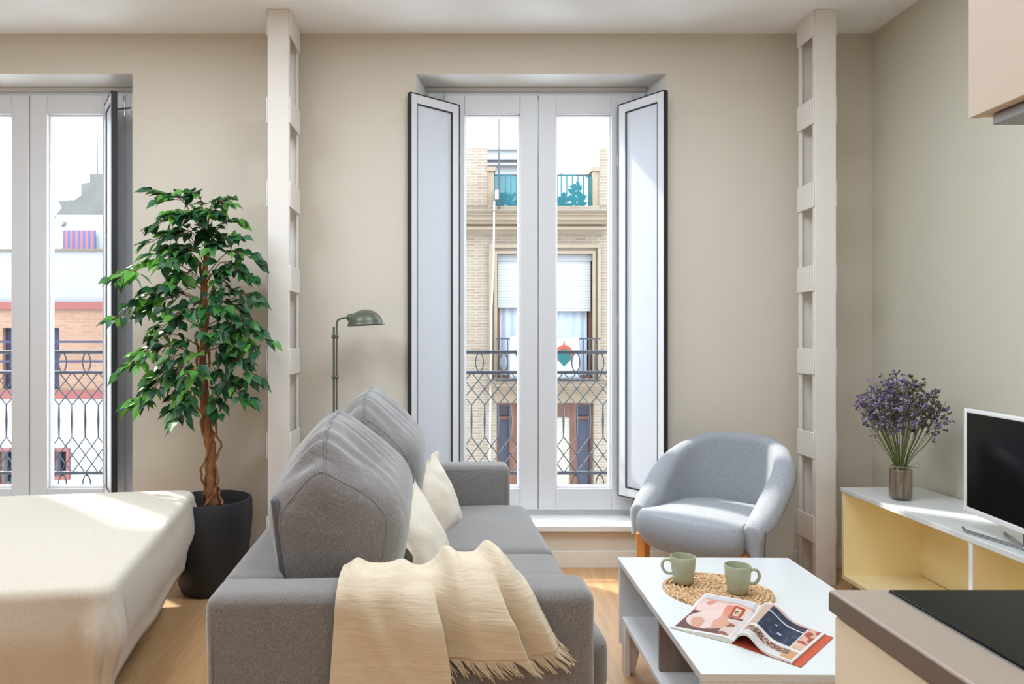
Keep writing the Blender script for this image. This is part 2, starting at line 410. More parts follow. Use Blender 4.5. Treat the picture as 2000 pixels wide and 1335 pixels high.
SX0, SX1, SC_, SB, ST = -0.1416, 1.130, 0.503, 0.265, 2.645
GL = [(-0.037, -0.037 + .117, .503 - .104, .503), (.503, .503 + .102, 1.043 - .120, 1.043)]
own = MB()
own.box(-16, XL - .2, 4.0, 4.31, -9, 7.5); own.box(XR + .2, 14, 4.0, 4.31, -9, 7.5); own.box(XL - .2, XR + .2, 4.0, 4.31, CEIL + .15, 7.5); own.box(XL - .2, XR + .2, 4.0, 4.31, -9, -.12)
struct(own.build('wall_street', M['plaster_w']))
def make_window(n, dx):
    wd = thing('window_%d' % n, (0.503 + dx, 4.13, 0.23), kind='structure')
    m = MB()
    m.prism([(-.19 + dx, WY), (SX0 + dx, 4.13), (SX0 + dx, 4.31), (-.19 + dx, 4.31)], .23, 2.692)
    m.prism([(1.183 + dx, WY), (1.183 + dx, 4.31), (SX1 + dx, 4.31), (SX1 + dx, 4.13)], .23, 2.692)
    m.box(-.19 + dx, 1.183 + dx, WY + .001, 4.30, 2.6925, 2.70)
    m.build('reveal', M['reveal'], wd, True)
    MB().ring(SX0 + dx, SX1 + dx, .23, 2.692, .1046, .087, .035, .047, 4.135, 4.20).build('window_frame', M['pvc'], wd, True, bevel=.003)
    m = MB(); m.box(SX0 + dx + .014, SX0 + dx + .05, 4.118, 4.14, 2.55, 2.66); m.box(SX1 + dx - .05, SX1 + dx - .016, 4.118, 4.14, 2.55, 2.66)
    m.box(SX0 + dx, SX1 + dx, 4.122, 4.136, 2.668, 2.692)
    m.build('cover_strip', M['pvc'], wd, True, bevel=.003)
    MB().box(-.19 + dx, 1.183 + dx, WY - .03, 4.30, .20, .231).build('window_sill', M['reveal'], wd, True, bevel=.004)
    for k, (a, g0, g1, b) in enumerate(GL):
        a, g0, g1, b = a + dx, g0 + dx, g1 + dx, b + dx
        if k == 0: b -= .0025
        else: a += .0025
        m = MB().ring(a, b, SB, ST, g0 - a, b - g1, .386 - SB, ST - 2.536, 4.112, 4.175)
        s = m.build('sash', M['pvc'], wd, True, bevel=.004)
        m = MB().ring(g0, g1, .386, 2.536, .011, .011, .014, .012, 4.135, 4.17); m.build('glazing_bead', M['white'], s, True, bevel=.002)
        MB().box(g0 + .008, g1 - .008, 4.150, 4.154, .394, 2.528).build('pane', M['glass'], s, True)
    return wd
make_window(1, 0); make_window(2, WDX)

def make_shutter(hx, hy, ex, ey, z0, z1, flip, name, label, slot):
    dx, dy = ex - hx, ey - hy; L = sqrt(dx * dx + dy * dy); rz = math.atan2(dy, dx)
    t = thing(name, (hx, hy, z0), label, 'shutter', rz, group='interior window shutters')
    H = z1 - z0; T = .026; s = flip          # local: x along the leaf, visible face towards -y * s
    y0, y1 = -T / 2, T / 2
    fb = .055
    MB().ring(.004, L - .004, .004, H - .004, fb, fb - .01, fb, fb, y0, y1).build('leaf_frame', M['pvc'], t, bevel=.003)
    g = MB().ring(0, L, 0, H, .005, .006, .005, .005, y0 - .002, y1 + .002)
    g.build('edge_gasket', M['gasket'], t)
    g = MB().ring(fb - .002, L - fb + .008, fb - .002, H - fb + .002, .007, .002, .007, .007, y0 - .0015, y1 + .0015)
    g.build('panel_gasket', M['gasket'], t)
    MB().box(fb, L - fb + .01, y0 + .005, y1 - .005, fb, H - fb).build('panel', M['panel'], t)
    for zz in (.13, .45 * H, .86 * H):
        MB().tube([(-.006, 0, zz - .03), (-.006, 0, zz + .03)], .007, 10).build('hinge', M['steel'], t)
    return t
make_shutter(.044, 4.085, -.224, 3.868, .356, 2.575, 1, 'window_shutter', 'open white shutter leaf with black rubber edge, on the floor lamp side of the window', 0)
make_shutter(.962, 4.085, 1.152, 3.830, .356, 2.575, -1, 'window_shutter', 'open white shutter leaf with black rubber edge, standing behind the grey tub armchair', 0)
make_shutter(.962 + WDX, 4.085, 1.118 + WDX, 3.842, .356, 2.575, -1, 'window_shutter', 'open shutter leaf seen edge-on beside the ficus tree, above the bed', 0)
bl = thing('shutter_bolt', (-1.80, 4.02, 2.55), 'short steel stay rod high in the window recess above the ficus tree', 'rod')
MB().tube([(-1.86, 3.97, 2.515), (-1.758, 3.94, 2.515)], .006, 8).tube([(-1.80, 3.955, 2.475), (-1.80, 3.955, 2.555)], .005, 8).build('rod', M['steel'], bl, True)

# ------------------------------------------------------------------ battened steel columns
def make_column(x0, x1, y0, y1, label):
    t = thing('battened_column', ((x0 + x1) / 2, (y0 + y1) / 2, 0), label, 'column', group='white battened steel columns')
    fl = .032; tk = .012
    m = MB(); m.box(x0, x1, y0, y0 + tk, 0, CEIL); m.box(x0, x0 + .009, y0 + tk, y0 + fl, 0, CEIL); m.box(x1 - .009, x1, y0 + tk, y0 + fl, 0, CEIL)
    m.build('front_channel', M['column'], t, True, bevel=.003)
    m = MB(); m.box(x0, x1, y1 - tk, y1, 0, CEIL); m.box(x0, x0 + .009, y1 - fl, y1 - tk, 0, CEIL); m.box(x1 - .009, x1, y1 - fl, y1 - tk, 0, CEIL)
    m.build('rear_channel', M['column'], t, True, bevel=.003)
    for k in range(7):
        zc = 2.828 - k * .4245; h = .066
        za, zb = (zc - h, min(CEIL, zc + h + (.05 if k == 0 else 0)))
        if k == 0: za, zb = CEIL - .13, CEIL
        MB().box(x0 - .008, x0, y0 + .004, y1 - .004, za, zb).build('batten_plate', M['column'], t, True, bevel=.003)
        MB().box(x1, x1 + .008, y0 + .004, y1 - .004, za, zb).build('batten_plate', M['column'], t, True, bevel=.003)
    return t
make_column(-.925, -.817, 3.62, 3.862, 'white battened steel column between the ficus tree and the floor lamp')
make_column(1.843, 1.948, 3.62, 3.80, 'white battened steel column between the tub armchair and the yellow console')

# ------------------------------------------------------------------ balconies
def make_railing(dx, label):
    t = thing('balcony_railing', (.5 + dx, 4.5, .25), label, 'railing', group='wrought iron balcony railings')
    Y = 4.50; x0, x1 = -.42 + dx, 1.42 + dx
    zt, zr, zv1, zv0, zb = 1.162, 1.035, .83, .63, .405
    for nm, z, r in (('top_rail', zt, .014), ('upper_rail', zr, .012), ('lower_rail', zb, .012)):
        MB().box(x0, x1, Y - r, Y + r, z - r * .8, z + r * .8).build(nm, M['iron'], t, True, bevel=.003)
    sp = .0825; n = int((x1 - x0) / sp)
    m = MB()
    for i in range(n + 1):
        x = x0 + .057 + i * sp
        m.tube([(x, Y, zv0), (x, Y, (zv0 + zv1) / 2), (x, Y, zv1)], [.0045, .0078, .0045], 8)
        for s in (-1, 1):
            xt = x + s * 2 * sp
            if x0 < xt < x1:
                m.tube([(x, Y, zv1), (xt, Y, zr)], .0036, 5); m.tube([(x, Y, zv0), (xt, Y, zb)], .0036, 5)
    m.build('lattice', M['iron'], t, True)
    for zc, hh in (((zt + zr) / 2, .058), (zb - .075, .062)):
        x = x0 + .149
        while x < x1 - .04:
            MB().tube([(x + .025 * cos(a), Y, zc + hh * sin(a)) for a in [2 * pi * q / 16 for q in range(17)]], .0040, 6, caps=False).build('oval_ring', M['iron'], t, True)
            x += .151
    MB().box(x0, x1, Y - .007, Y + .007, .252, .266).build('bottom_rail', M['iron'], t, True)
    for x in (x0, x1):
        MB().box(x - .011, x + .011, Y - .011, Y + .011, .235, zt).build('post', M['iron'], t, True)
        MB().box(x - .007, x + .007, 4.31, Y, zt - .02, zt).build('side_rail', M['iron'], t, True)
make_railing(0, 'dark wrought iron lattice railing outside the window between the sofa and the armchair')
make_railing(WDX, 'dark wrought iron lattice railing outside the window above the bed')
for dx, lb in ((0, 'pale cement balcony floor outside the window behind the sofa'), (WDX, 'pale cement balcony floor outside the window by the bed')):
    tag(MB().box(-.5 + dx, 1.5 + dx, 4.31, 4.58, .10, .235).build('balcony_slab', M['cement'], bevel=.006), lb, 'balcony', 'balcony floors')

# ------------------------------------------------------------------ brick building across the street
BY = 14.0
bx = lambda px: (px - VX) / 100.0
bz = lambda py: CAM_Z - (py - VY) / 100.0
bb = thing('apartment_building', (bx(1050), BY + 3, -9.0), 'pale brick apartment building across the street with cornice and roof terrace', 'building')
UW = (bx(970), bx(1160), bz(738), bz(495)); LW = (bx(970), bx(1160), bz(960), bz(787))
holes(MB(), bx(690), bx(1420), -9.0, bz(402), [UW, LW], BY, BY + .35).build('front_wall', M['brick'], bb, True)
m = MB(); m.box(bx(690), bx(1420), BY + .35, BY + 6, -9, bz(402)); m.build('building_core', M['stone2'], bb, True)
m = MB(); m.box(bx(690), bx(952), BY - .02, BY + .6, bz(402), bz(290)); m.box(bx(700), bx(950), BY + .02, BY + .5, bz(290), bz(287)); m.build('parapet_pier', M['brick'], bb, True)
MB().box(bx(1170), bx(1420), BY - .02, BY + .6, bz(402), bz(290)).build('parapet_pier', M['brick'], bb, True)
MB().box(bx(952), bx(965), BY, BY + .5, bz(402), bz(334)).box(bx(950), bx(968), BY - .04, BY + .54, bz(334), bz(326)).build('pier_cap', M['stone'], bb, True)
MB().box(bx(1158), bx(1170), BY, BY + .5, bz(402), bz(334)).box(bx(1155), bx(1172), BY - .04, BY + .54, bz(334), bz(326)).build('pier_cap', M['stone'], bb, True)
m = MB()
for a, b, d in ((420, 426, .42), (426, 434, .36), (434, 441, .28), (441, 446, .18), (446, 451, .24), (451, 457, .12)):
    m.box(bx(690), bx(1186) if a < 441 else bx(1180), BY - d, BY, bz(b), bz(a))
m.build('cornice', M['stone'], bb, True)
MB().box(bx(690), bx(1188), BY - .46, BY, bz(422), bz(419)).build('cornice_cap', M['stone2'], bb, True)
MB().box(bx(952), bx(1170), BY - .02, BY + .3, bz(420), bz(402)).build('terrace_wall', M['brick'], bb, True)
m = MB().ring(bx(955), bx(1172), bz(745), bz(478), .06, .06, .01, .06, BY - .07, BY + .02).build('window_surround', M['stone'], bb, True)
m = MB().ring(bx(965), bx(1163), bz(745), bz(490), .06, .06, .01, .06, BY - .04, BY + .02).build('window_surround', M['stone'], bb, True)
# upper window
MB().ring(UW[0], UW[1], UW[2], UW[3], .07, .07, .05, .04, BY + .16, BY + .3).build('window_frame', M['redwood'], bb, True)
MB().box(UW[0] + .02, UW[1] - .02, BY + .05, BY + .18, bz(509), bz(496)).build('blind_box', M['plaster_g'], bb, True)
MB().box(bx(973), bx(1016), BY + .08, BY + .1, bz(600), bz(508)).build('roller_blind', M['blind'], bb, True)
MB().box(bx(1020), bx(1155), BY + .08, BY + .1, bz(607), bz(508)).build('roller_blind', M['blind'], bb, True)
m = MB().grid(lambda u, v: (lerp(bx(976), bx(1150), u), BY + .2 + .015 * sin(u * 60), lerp(bz(738), bz(596), v)), 90, 2)
m.build('curtain', M['curtain'], bb, True)
# ledge and lower window
m = MB(); m.box(bx(955), bx(1178), BY - .55, BY, bz(750), bz(744)); m.box(bx(960), bx(1172), BY - .42, BY, bz(757), bz(750)); m.box(bx(962), bx(1168), BY - .25, BY, bz(764), bz(757)); m.box(bx(965), bx(1163), BY - .12, BY, bz(785), bz(764))
m.build('balcony_ledge', M['stone'], bb, True)
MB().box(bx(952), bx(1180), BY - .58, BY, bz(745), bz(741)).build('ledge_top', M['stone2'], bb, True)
lf = MB().ring(LW[0], LW[1], LW[2], LW[3], .05, .05, .05, .05, BY + .12, BY + .3)
lf.box(bx(996), bx(1012), BY + .1, BY + .3, LW[2], LW[3]); lf.box(bx(1115), bx(1128), BY + .1, BY + .3, LW[2], LW[3]); lf.box(bx(1012), bx(1115), BY + .08, BY + .3, bz(815), LW[3])
lf.box(LW[0], LW[1], BY + .14, BY + .3, bz(820), bz(814))
lf.build('window_frame', M['redwood'], bb, True)
MB().box(LW[0] + .03, LW[1] - .03, BY + .22, BY + .24, LW[2], LW[3]).build('window_glass', M['darkglass'], bb, True)
MB().box(bx(1012), bx(1115), BY + .12, BY + .16, LW[2], bz(815)).build('roller_blind', M['awning2'], bb, True)

def simple_rail(name, x0, x1, y, z0, z1, step, label, parts_mat):
    t = thing(name, ((x0 + x1) / 2, y, z0), label, 'railing')
    MB().box(x0, x1, y - .015, y + .015, z1 - .025, z1).build('top_rail', parts_mat, t, True)
    MB().box(x0, x1, y - .012, y + .012, z0, z0 + .02).build('bottom_rail', parts_mat, t, True)
    m = MB(); x = x0
    while x <= x1 + .001: m.box(x - .008, x + .008, y - .008, y + .008, z0, z1); x += step
    m.build('balusters', parts_mat, t, True)
    return t
simple_rail('juliet_railing', bx(966), bx(1163), BY - .45, bz(741), bz(660), .11, 'thin black railing with a white banner, on the brick building across the street', M['iron'])
for sx in (bx(966), bx(1163)):
    pass
bn = thing('banner', (bx(1055), BY - .48, bz(700)), 'white cloth banner with a teal and red round emblem hung on the far railing', 'banner')
def ban(u, v):
    return (lerp(bx(992), bx(1122), u), BY - .475 + .012 * sin(u * 23) , lerp(bz(736), bz(658) + .04 * sin(u * pi * 2) * .5, v))
MB().grid(ban, 40, 8).build('cloth', M['curtain'], bn, True, solid=.006)
M['b_red'] = plain('banner_red', srgb(150, 62, 44), 0.8); M['b_teal'] = plain('banner_teal', srgb(12, 82, 80), 0.8)
def disc(cx, cz, r, y, squ=1.0, n=24, f=None):
    return [(cx + r * cos(2 * pi * k / n), cz + squ * r * sin(2 * pi * k / n)) for k in range(n)]
cx, cz = bx(1094), bz(690)
m = MB(); m.prism(disc(cx, cz, .17, 0), BY - .496, BY - .492, 'y'); m.prism([(cx - .02, cz + .17), (cx + .02, cz + .17), (cx, cz + .29)], BY - .496, BY - .492, 'y')
m.build('emblem', M['b_red'], bn, True)
MB().prism([(cx - .14, cz + .05), (cx - .12, cz - .1), (cx, cz - .24), (cx + .12, cz - .1), (cx + .14, cz + .05), (cx, cz + .1)], BY - .502, BY - .498, 'y').build('emblem', M['b_teal'], bn, True)
MB().prism(disc(bx(1012), bz(688), .1, 0), BY - .502, BY - .498, 'y').build('emblem', M['b_teal'], bn, True)
# terrace railing with the teal mesh
tr = simple_rail('terrace_railing', bx(966), bx(1157), BY + .12, bz(402), bz(338), .11, 'roof terrace railing behind teal netting on top of the brick building', M['iron'])
MB().grid(lambda u, v: (lerp(bx(966), bx(1158), u), BY + .08 + .012 * sin(u * 31), lerp(bz(400), bz(340) + .015 * sin(u * 19), v)), 60, 5).build('mesh_screen', M['teal'], tr, True)
m = MB(); RR = random.Random(3)
hd = thing('terrace_hedge', (bx(1060), BY + .6, bz(402)), 'dark leafy planting behind the teal netting of the roof terrace', 'hedge')
for k in range(260):
    u = RR.random(); h = (.22 + .3 * exp(-((u - .9) / .14) ** 2) + .12 * exp(-((u - .1) / .2) ** 2))
    p = Vector((lerp(bx(970), bx(1154), u), BY + .35 + RR.random() * .4, bz(402) + RR.random() * h))
    a = Vector((RR.uniform(-1, 1), RR.uniform(-1, 1), RR.uniform(-.5, 1))).normalized() * .09; b = a.cross(Vector((RR.uniform(-1, 1), 1, .3))).normalized() * .05
    m.add([p - a, p - b, p + a, p + b], [(0, 1, 2, 3)])
M['hedge'] = plain('dark_hedge_leaf', srgb(40, 66, 48), .8, .3, 20)
m.build('foliage', M['hedge'], hd, True)
# rear white block, mast, aerial, hanging cable
RY = 20.1
rw = thing('rear_house', ((970 - VX) * RY / FPX, RY + 1, -9), 'plain pale house with stepped ledges behind the roof terrace mast', 'building')
rx = lambda px: (px - VX) * RY / FPX
rz_ = lambda py: CAM_Z - (py - VY) * RY / FPX
MB().box(rx(880), rx(1042), RY, RY + 3, -9, rz_(292)).build('wall', M['plaster_w'], rw, True)
m = MB()
for q, d in ((291, .16), (312, .22), (323, .3)): m.box(rx(880), rx(1044), RY - d, RY, rz_(q) - .05, rz_(q))
m.build('ledge', M['plaster_g'], rw, True)
mt = thing('roof_mast', (bx(975), BY + .1, bz(395)), 'tall thin mast rising beside the brick pier of the roof terrace', 'mast')
MB().tube([(bx(974), BY - .1, bz(410)), (bx(974), BY - .1, bz(200))], .014, 8).build('pole', M['iron'], mt, True)
MB().box(bx(966), bx(973), BY - .16, BY - .04, bz(392), bz(374)).build('junction_box', M['plaster_w'], mt, True)
an = thing('tv_aerial', (bx(1103), BY + .9, bz(402)), 'small rooftop aerial with a slanted crossbar above the teal netting', 'aerial')
MB().tube([(bx(1101), BY + .8, bz(404)), (bx(1101), BY + .8, bz(327))], .012, 6).tube([(bx(1089), BY + .8, bz(336)), (bx(1113), BY + .8, bz(317))], .011, 6).build('antenna_rod', M['iron'], an, True)
cb = tag(MB().tube([(bx(965), BY - .1, bz(395)), (bx(962), BY - .5, bz(425)), (bx(961), BY - .5, bz(520)), (bx(958), BY - .3, bz(610)), (bx(957), BY - .12, bz(800)), (bx(955), BY - .1, bz(960))], .016, 6).build('hanging_cable', M['cable']),
         'thin white cable hanging down the pale brick facade beside its windows', 'cable')

# ------------------------------------------------------------------ white and orange building behind the left window
LY = 16.0; k16 = LY / FPX
lx = lambda px: (px - VX) * k16
lz = lambda py: CAM_Z - (py - VY) * k16
lb = thing('corner_building', (lx(100), LY + 3, -9), 'white and orange rendered building with red band, seen past the bed', 'building')
WIN = [(lx(5), lx(28), lz(760), lz(640)), (lx(88), lx(116), lz(760), lz(640)), (lx(-60), lx(-32), lz(760), lz(640))]
holes(MB(), lx(-420), lx(300), lz(762), lz(604), WIN, LY, LY + .3).build('brick_storey', M['obrick'], lb, True)
MB().box(lx(-420), lx(300), LY - .08, LY + 5, lz(604), lz(590)).build('red_band', M['redband'], lb, True)
MB().box(lx(-420), lx(300), LY + .02, LY + 5, lz(590), lz(487)).build('parapet', M['plaster_g'], lb, True)
MB().box(lx(-420), lx(300), LY - .04, LY + 5, lz(490), lz(486)).build('coping', M['stone2'], lb, True)
MB().box(lx(-420), lx(300), LY + .3, LY + 5, lz(762), lz(604)).build('core', M['plaster_g'], lb, True)
m = MB()
for a, b, c, d in WIN: m.box(a, b, LY + .12, LY + .2, c, d)
m.build('window_shutters', M['navy'], lb, True)
MB().box(lx(-420), lx(300), LY - .06, LY + 5, lz(778), lz(762)).build('red_band', M['redband'], lb, True)
LWIN = [(lx(0), lx(30), lz(945), lz(880)), (lx(105), lx(132), lz(930), lz(880))]
holes(MB(), lx(-420), lx(300), -9, lz(778), LWIN, LY, LY + .3).build('lower_wall', M['plaster_w'], lb, True)
MB().box(lx(-420), lx(300), LY + .3, LY + 5, -9, lz(778)).build('core', M['navy'], lb, True)
for a, b, c, d in LWIN: MB().ring(a - .06, b + .06, c - .06, d + .06, .07, .07, .07, .07, LY - .05, LY + .05).build('window_surround', M['redband'], lb, True)
m = MB(); m.box(lx(-420), lx(300), LY - .5, LY - .47, lz(669), lz(665)); m.box(lx(-420), lx(300), LY - .5, LY - .47, lz(706), lz(702)); m.build('balcony_bars', M['navy'], lb, True)
rb = thing('roof_storey', (lx(160), LY + 6, lz(487)), 'white rooftop storey carrying a striped cloth, above the orange brick building', 'building')
q17 = lambda px: (px - VX) * (LY + .9) / FPX
z17 = lambda py: CAM_Z - (py - VY) * (LY + .9) / FPX
MB().box(q17(104), q17(330), LY + 1.0, LY + 4.5, z17(487) - .4, z17(418)).build('wall', M['plaster_w'], rb, True)
MB().tube([(q17(119), LY + .88, z17(434)), (q17(119), LY + 1.02, z17(434))], .075, 20).build('vent', M['plaster_g'], rb, True)
MB().box(q17(125), q17(187), LY + .86, LY + .90, z17(486), z17(450)).build('striped_cloth', M['awning'], rb, True)
rn = thing('stone_gable', (lx(170), LY + 7, lz(415)), 'dark weathered stepped stone gable rising above the white rooftop storey', 'gable')
pts = [(104, 425), (120, 405), (113, 392), (145, 390), (158, 382), (158, 358), (175, 356), (175, 340), (330, 335), (330, 425)]
MB().box(lx(170) * 20.5 / 16, lx(330) * 20.5 / 16, 20.2, 20.9, -9, 4.4).build('tower_wall', M['ruin'], rn, True)
MB().prism([((p - VX) * 20 / FPX + 0.0, CAM_Z - (q - VY) * 20 / FPX) for p, q in pts], 20, 21, 'y').build('gable_wall', M['ruin'], rn, True)
MB().tube([(lx(190) * 20.5 / 16, 20.5, 4.9), (lx(190) * 20.5 / 16 + .02, 20.5, 8.2)], .012, 6).tube([(lx(180) * 20.5 / 16, 20.5, 4.9), (lx(180) * 20.5 / 16 + .02, 20.5, 8.2)], .008, 6).build('aerial_rod', M['iron'], rn, True)
# ------------------------------------------------------------------ sofa
SO = Vector((-.590, 1.71, 0)); SRZ = radians(2.3)
sofa = thing('sofa', SO, 'heathered grey two-seat sofa with tall loose back cushions and square arms', 'sofa', SRZ)
def nz(p, s, seed=0.0): return noise.noise(Vector((p[0] * s + seed, p[1] * s + seed * 1.7, p[2] * s - seed)))

def soft_box(x0, x1, y0, y1, z0, z1, r, n=14, crown=0.0, wob=0.004, seed=0):
    """box with rounded edges on a fine grid, its top slightly crowned and its faces slightly uneven"""
    m = MB(); idx = {}
    hx, hy, hz = (x1 - x0) / 2, (y1 - y0) / 2, (z1 - z0) / 2; c = ((x0 + x1) / 2, (y0 + y1) / 2, (z0 + z1) / 2)
    def samples(h):
        k = max(3, int(n * min(1, h / .4)))
        e = [-h, -h + r * .15, -h + r * .4, -h + r * .7, -h + r]; mid = [lerp(-h + r, h - r, (i + 1) / (k + 1)) for i in range(k)]
        return e + mid + [-q for q in e[::-1]]
    sx, sy, sz = samples(hx), samples(hy), samples(hz)
    def vert(a, b, d):
        key = (round(a, 5), round(b, 5), round(d, 5))
        if key in idx: return idx[key]
        q = Vector((a, b, d)); inner = Vector((max(-hx + r, min(hx - r, a)), max(-hy + r, min(hy - r, b)), max(-hz + r, min(hz - r, d))))
        dv = q - inner
        if dv.length > 1e-7: q = inner + dv.normalized() * r if dv.length > r * .999 or True else q
        if dv.length <= 1e-7: q = Vector((a, b, d))
        else:
            mx = max(abs(dv.x), abs(dv.y), abs(dv.z)); q = inner + dv.normalized() * r * (mx / r)
        if crown and d > 0: q.z += crown * (1 - (a / hx) ** 2) * (1 - (b / hy) ** 2)
        p = q + Vector(c); k = nz(p, 5, seed) * wob
        p += Vector((k, k, k))
        idx[key] = len(m.v); m.v.append(tuple(p)); return idx[key]
    def face(A, B, fn, flip):
        for i in range(len(A) - 1):
            for j in range(len(B) - 1):
                q = [vert(*fn(A[i], B[j])), vert(*fn(A[i + 1], B[j])), vert(*fn(A[i + 1], B[j + 1])), vert(*fn(A[i], B[j + 1]))]
                m.f.append(tuple(q[::-1] if flip else q)); m.mi.append(0)
    face(sx, sy, lambda a, b: (a, b, hz), False); face(sx, sy, lambda a, b: (a, b, -hz), True)
    face(sx, sz, lambda a, b: (a, -hy, b), False); face(sx, sz, lambda a, b: (a, hy, b), True)
    face(sy, sz, lambda a, b: (hx, a, b), False); face(sy, sz, lambda a, b: (-hx, a, b), True)
    return m
SM, PIP = M['sofa'], M['piping']
def piping_loop(pts, parent, r=.0028): return MB().tube(pts + [pts[0]], r, 6, caps=False).build('piping', PIP, parent)
AZ = .632
for y0, y1 in ((0, .150), (1.72, 1.87)):
    a = soft_box(0, .948, y0, y1, .05, AZ, .032, crown=.004, seed=y0 + 1).build('arm', SM, sofa)
    yy = y0 + .004; q = .022
    piping_loop([(q, yy, .09), (q, yy, AZ - .05), (q + .03, yy, AZ - q), (.948 - q - .03, yy, AZ - q), (.948 - q, yy, AZ - .05), (.948 - q, yy, .09)], a)
soft_box(-.002, .158, .152, 1.718, .06, AZ - .004, .03, seed=4).build('back_frame', SM, sofa)
soft_box(.150, .99, .152, 1.718, .08, .29, .02, seed=5).build('seat_base', SM, sofa)
for y0, y1 in ((.16, .935), (.945, 1.712)):
    sc = soft_box(.16, 1.025, y0, y1, .285, .452, .045, crown=.018, seed=y0 + 9).build('seat_cushion', SM, sofa)
    piping_loop([(.175, y0 + .012, .425), (1.008, y0 + .012, .425), (1.008, y1 - .012, .425), (.175, y1 - .012, .425)], sc)
m = MB(); m.prism([(.165, .40), (.19, .40), (.135, .82), (.115, .82)], .20, 1.68, 'y')
m.build('backrest_board', M['darkgrey'], sofa, bevel=.008)
for x, y in ((.06, .06), (.88, .06), (.06, 1.8), (.88, 1.8)):
    MB().lathe([(.022, 0), (.026, .06)], (x, y, 0), 16).build('leg', M['gasket'], sofa)

def back_cushion(y0, y1, zt, seed, shift=0.0, sag0=.040, sag1=.085):
    zb = .43
    # right-hand and left-hand outline of the cross-section, height above the seat as a fraction
    def outl(f):                       # f 0..1 up
        cx = lin(f, [(0, .302), (.5, .296), (.8, .280), (1, .258)])
        t = lin(f, [(0, .13), (.07, .158), (.3, .180), (.55, .205), (.66, .204), (.76, .166), (.86, .104), (.94, .056), (1.0, .018)])
        return cx, t
    H = zt - zb; loop = []
    K = 26
    for i in range(K): f = i / (K - 1); c, t = outl(f); loop.append((c + t, zb + f * H))
    loop += [(outl(1)[0], zt + .006)]
    for i in range(K - 1, -1, -1): f = i / (K - 1); c, t = outl(f); loop.append((c - t, zb + f * H))
    for i in range(1, 8): x = lerp(outl(0)[0] - .13, outl(0)[0] + .13, i / 8); loop.append((x, zb - .012 * sin(pi * i / 8)))
    # smooth the loop
    for _ in range(3):
        n = len(loop); loop = [((loop[i - 1][0] + 2 * loop[i][0] + loop[(i + 1) % n][0]) / 4, (loop[i - 1][1] + 2 * loop[i][1] + loop[(i + 1) % n][1]) / 4) for i in range(n)]
    n = len(loop); yc, hy = (y0 + y1) / 2, (y1 - y0) / 2; C = (.285, zb + H * .52)
    NB = 96
    m = MB(); rows = []
    for j in range(NB):
        b = sin(pi / 2 * (2 * j / (NB - 1) - 1)); b = max(-.9999, min(.9999, b))
        e = (1 - abs(b) ** 5.5) ** (1 / 3.2)
        for (x, z) in loop:
            fz = max(0, (z - zb) / H)
            px_, pz_ = C[0] + e * (x - C[0]), C[1] + e * (z - C[1])
            y = yc + b * hy * (1 - .05 * max(0, fz - .6) )
            drop = (sag0 if b < 0 else sag1) * (abs(b) ** 2.2) * max(0, fz - .35) / .65 * e        # the crown sags towards both ends
            pz_ -= drop
            p = Vector((px_ + shift, y, pz_))
            # gathers running down from the crest seam, and slack folds near the base
            crest = exp(-((fz - .93) / .16) ** 2) * e
            g = crest * .013 * sin(y * 84 + 2.2 * nz((0, y, 0), 7, seed) * 3 + (x - C[0]) * 16) * (0.5 + nz((x, y, z), 6, seed + 3))
            base = exp(-((fz - .14) / .14) ** 2) * .016 * nz((x * .5, y * .8, z * 3.2), 4.5, seed + 5) * e
            side = (p - Vector((C[0] + shift, y, C[1])))
            if side.length > 1e-4: p += side.normalized() * (g + base + .013 * nz(p, 4.2, seed + 1))
            p.y += (1 - e) * 0 + .006 * nz(p, 6, seed + 8)
            m.v.append(tuple(p))
        rows.append(j)
    for j in range(NB - 1):
        for i in range(n):
            m.f.append((j * n + i, (j + 1) * n + i, (j + 1) * n + (i + 1) % n, j * n + (i + 1) % n)); m.mi.append(0)
    m.f.append(tuple(range(n))); m.f.append(tuple((NB - 1) * n + i for i in range(n))[::-1]); m.mi += [0, 0]
    o = m.build('back_cushion', M['cushion'], sofa, subsurf=1, angle=80)
    top = K                            # index of the crest in the loop
    crest = [Vector(m.v[j * n + top]) + Vector((0, 0, .0015)) for j in range(10, NB - 10)]
    MB().tube(crest, .0020, 6).build('piping', M['cushion'], o)
    # seam around the near end face
    end = [Vector(m.v[11 * n + i]) for i in list(range(2, K)) + [K] + list(range(K + 1, 2 * K - 1))]
    MB().tube(end, .0014, 6).build('seam', M['cushion'], o)
    return o
back_cushion(.168, .945, 1.012, 1.0, -.008, .045, .12)
back_cushion(.955, 1.722, 1.040, 5.0, .038, .02, .07)

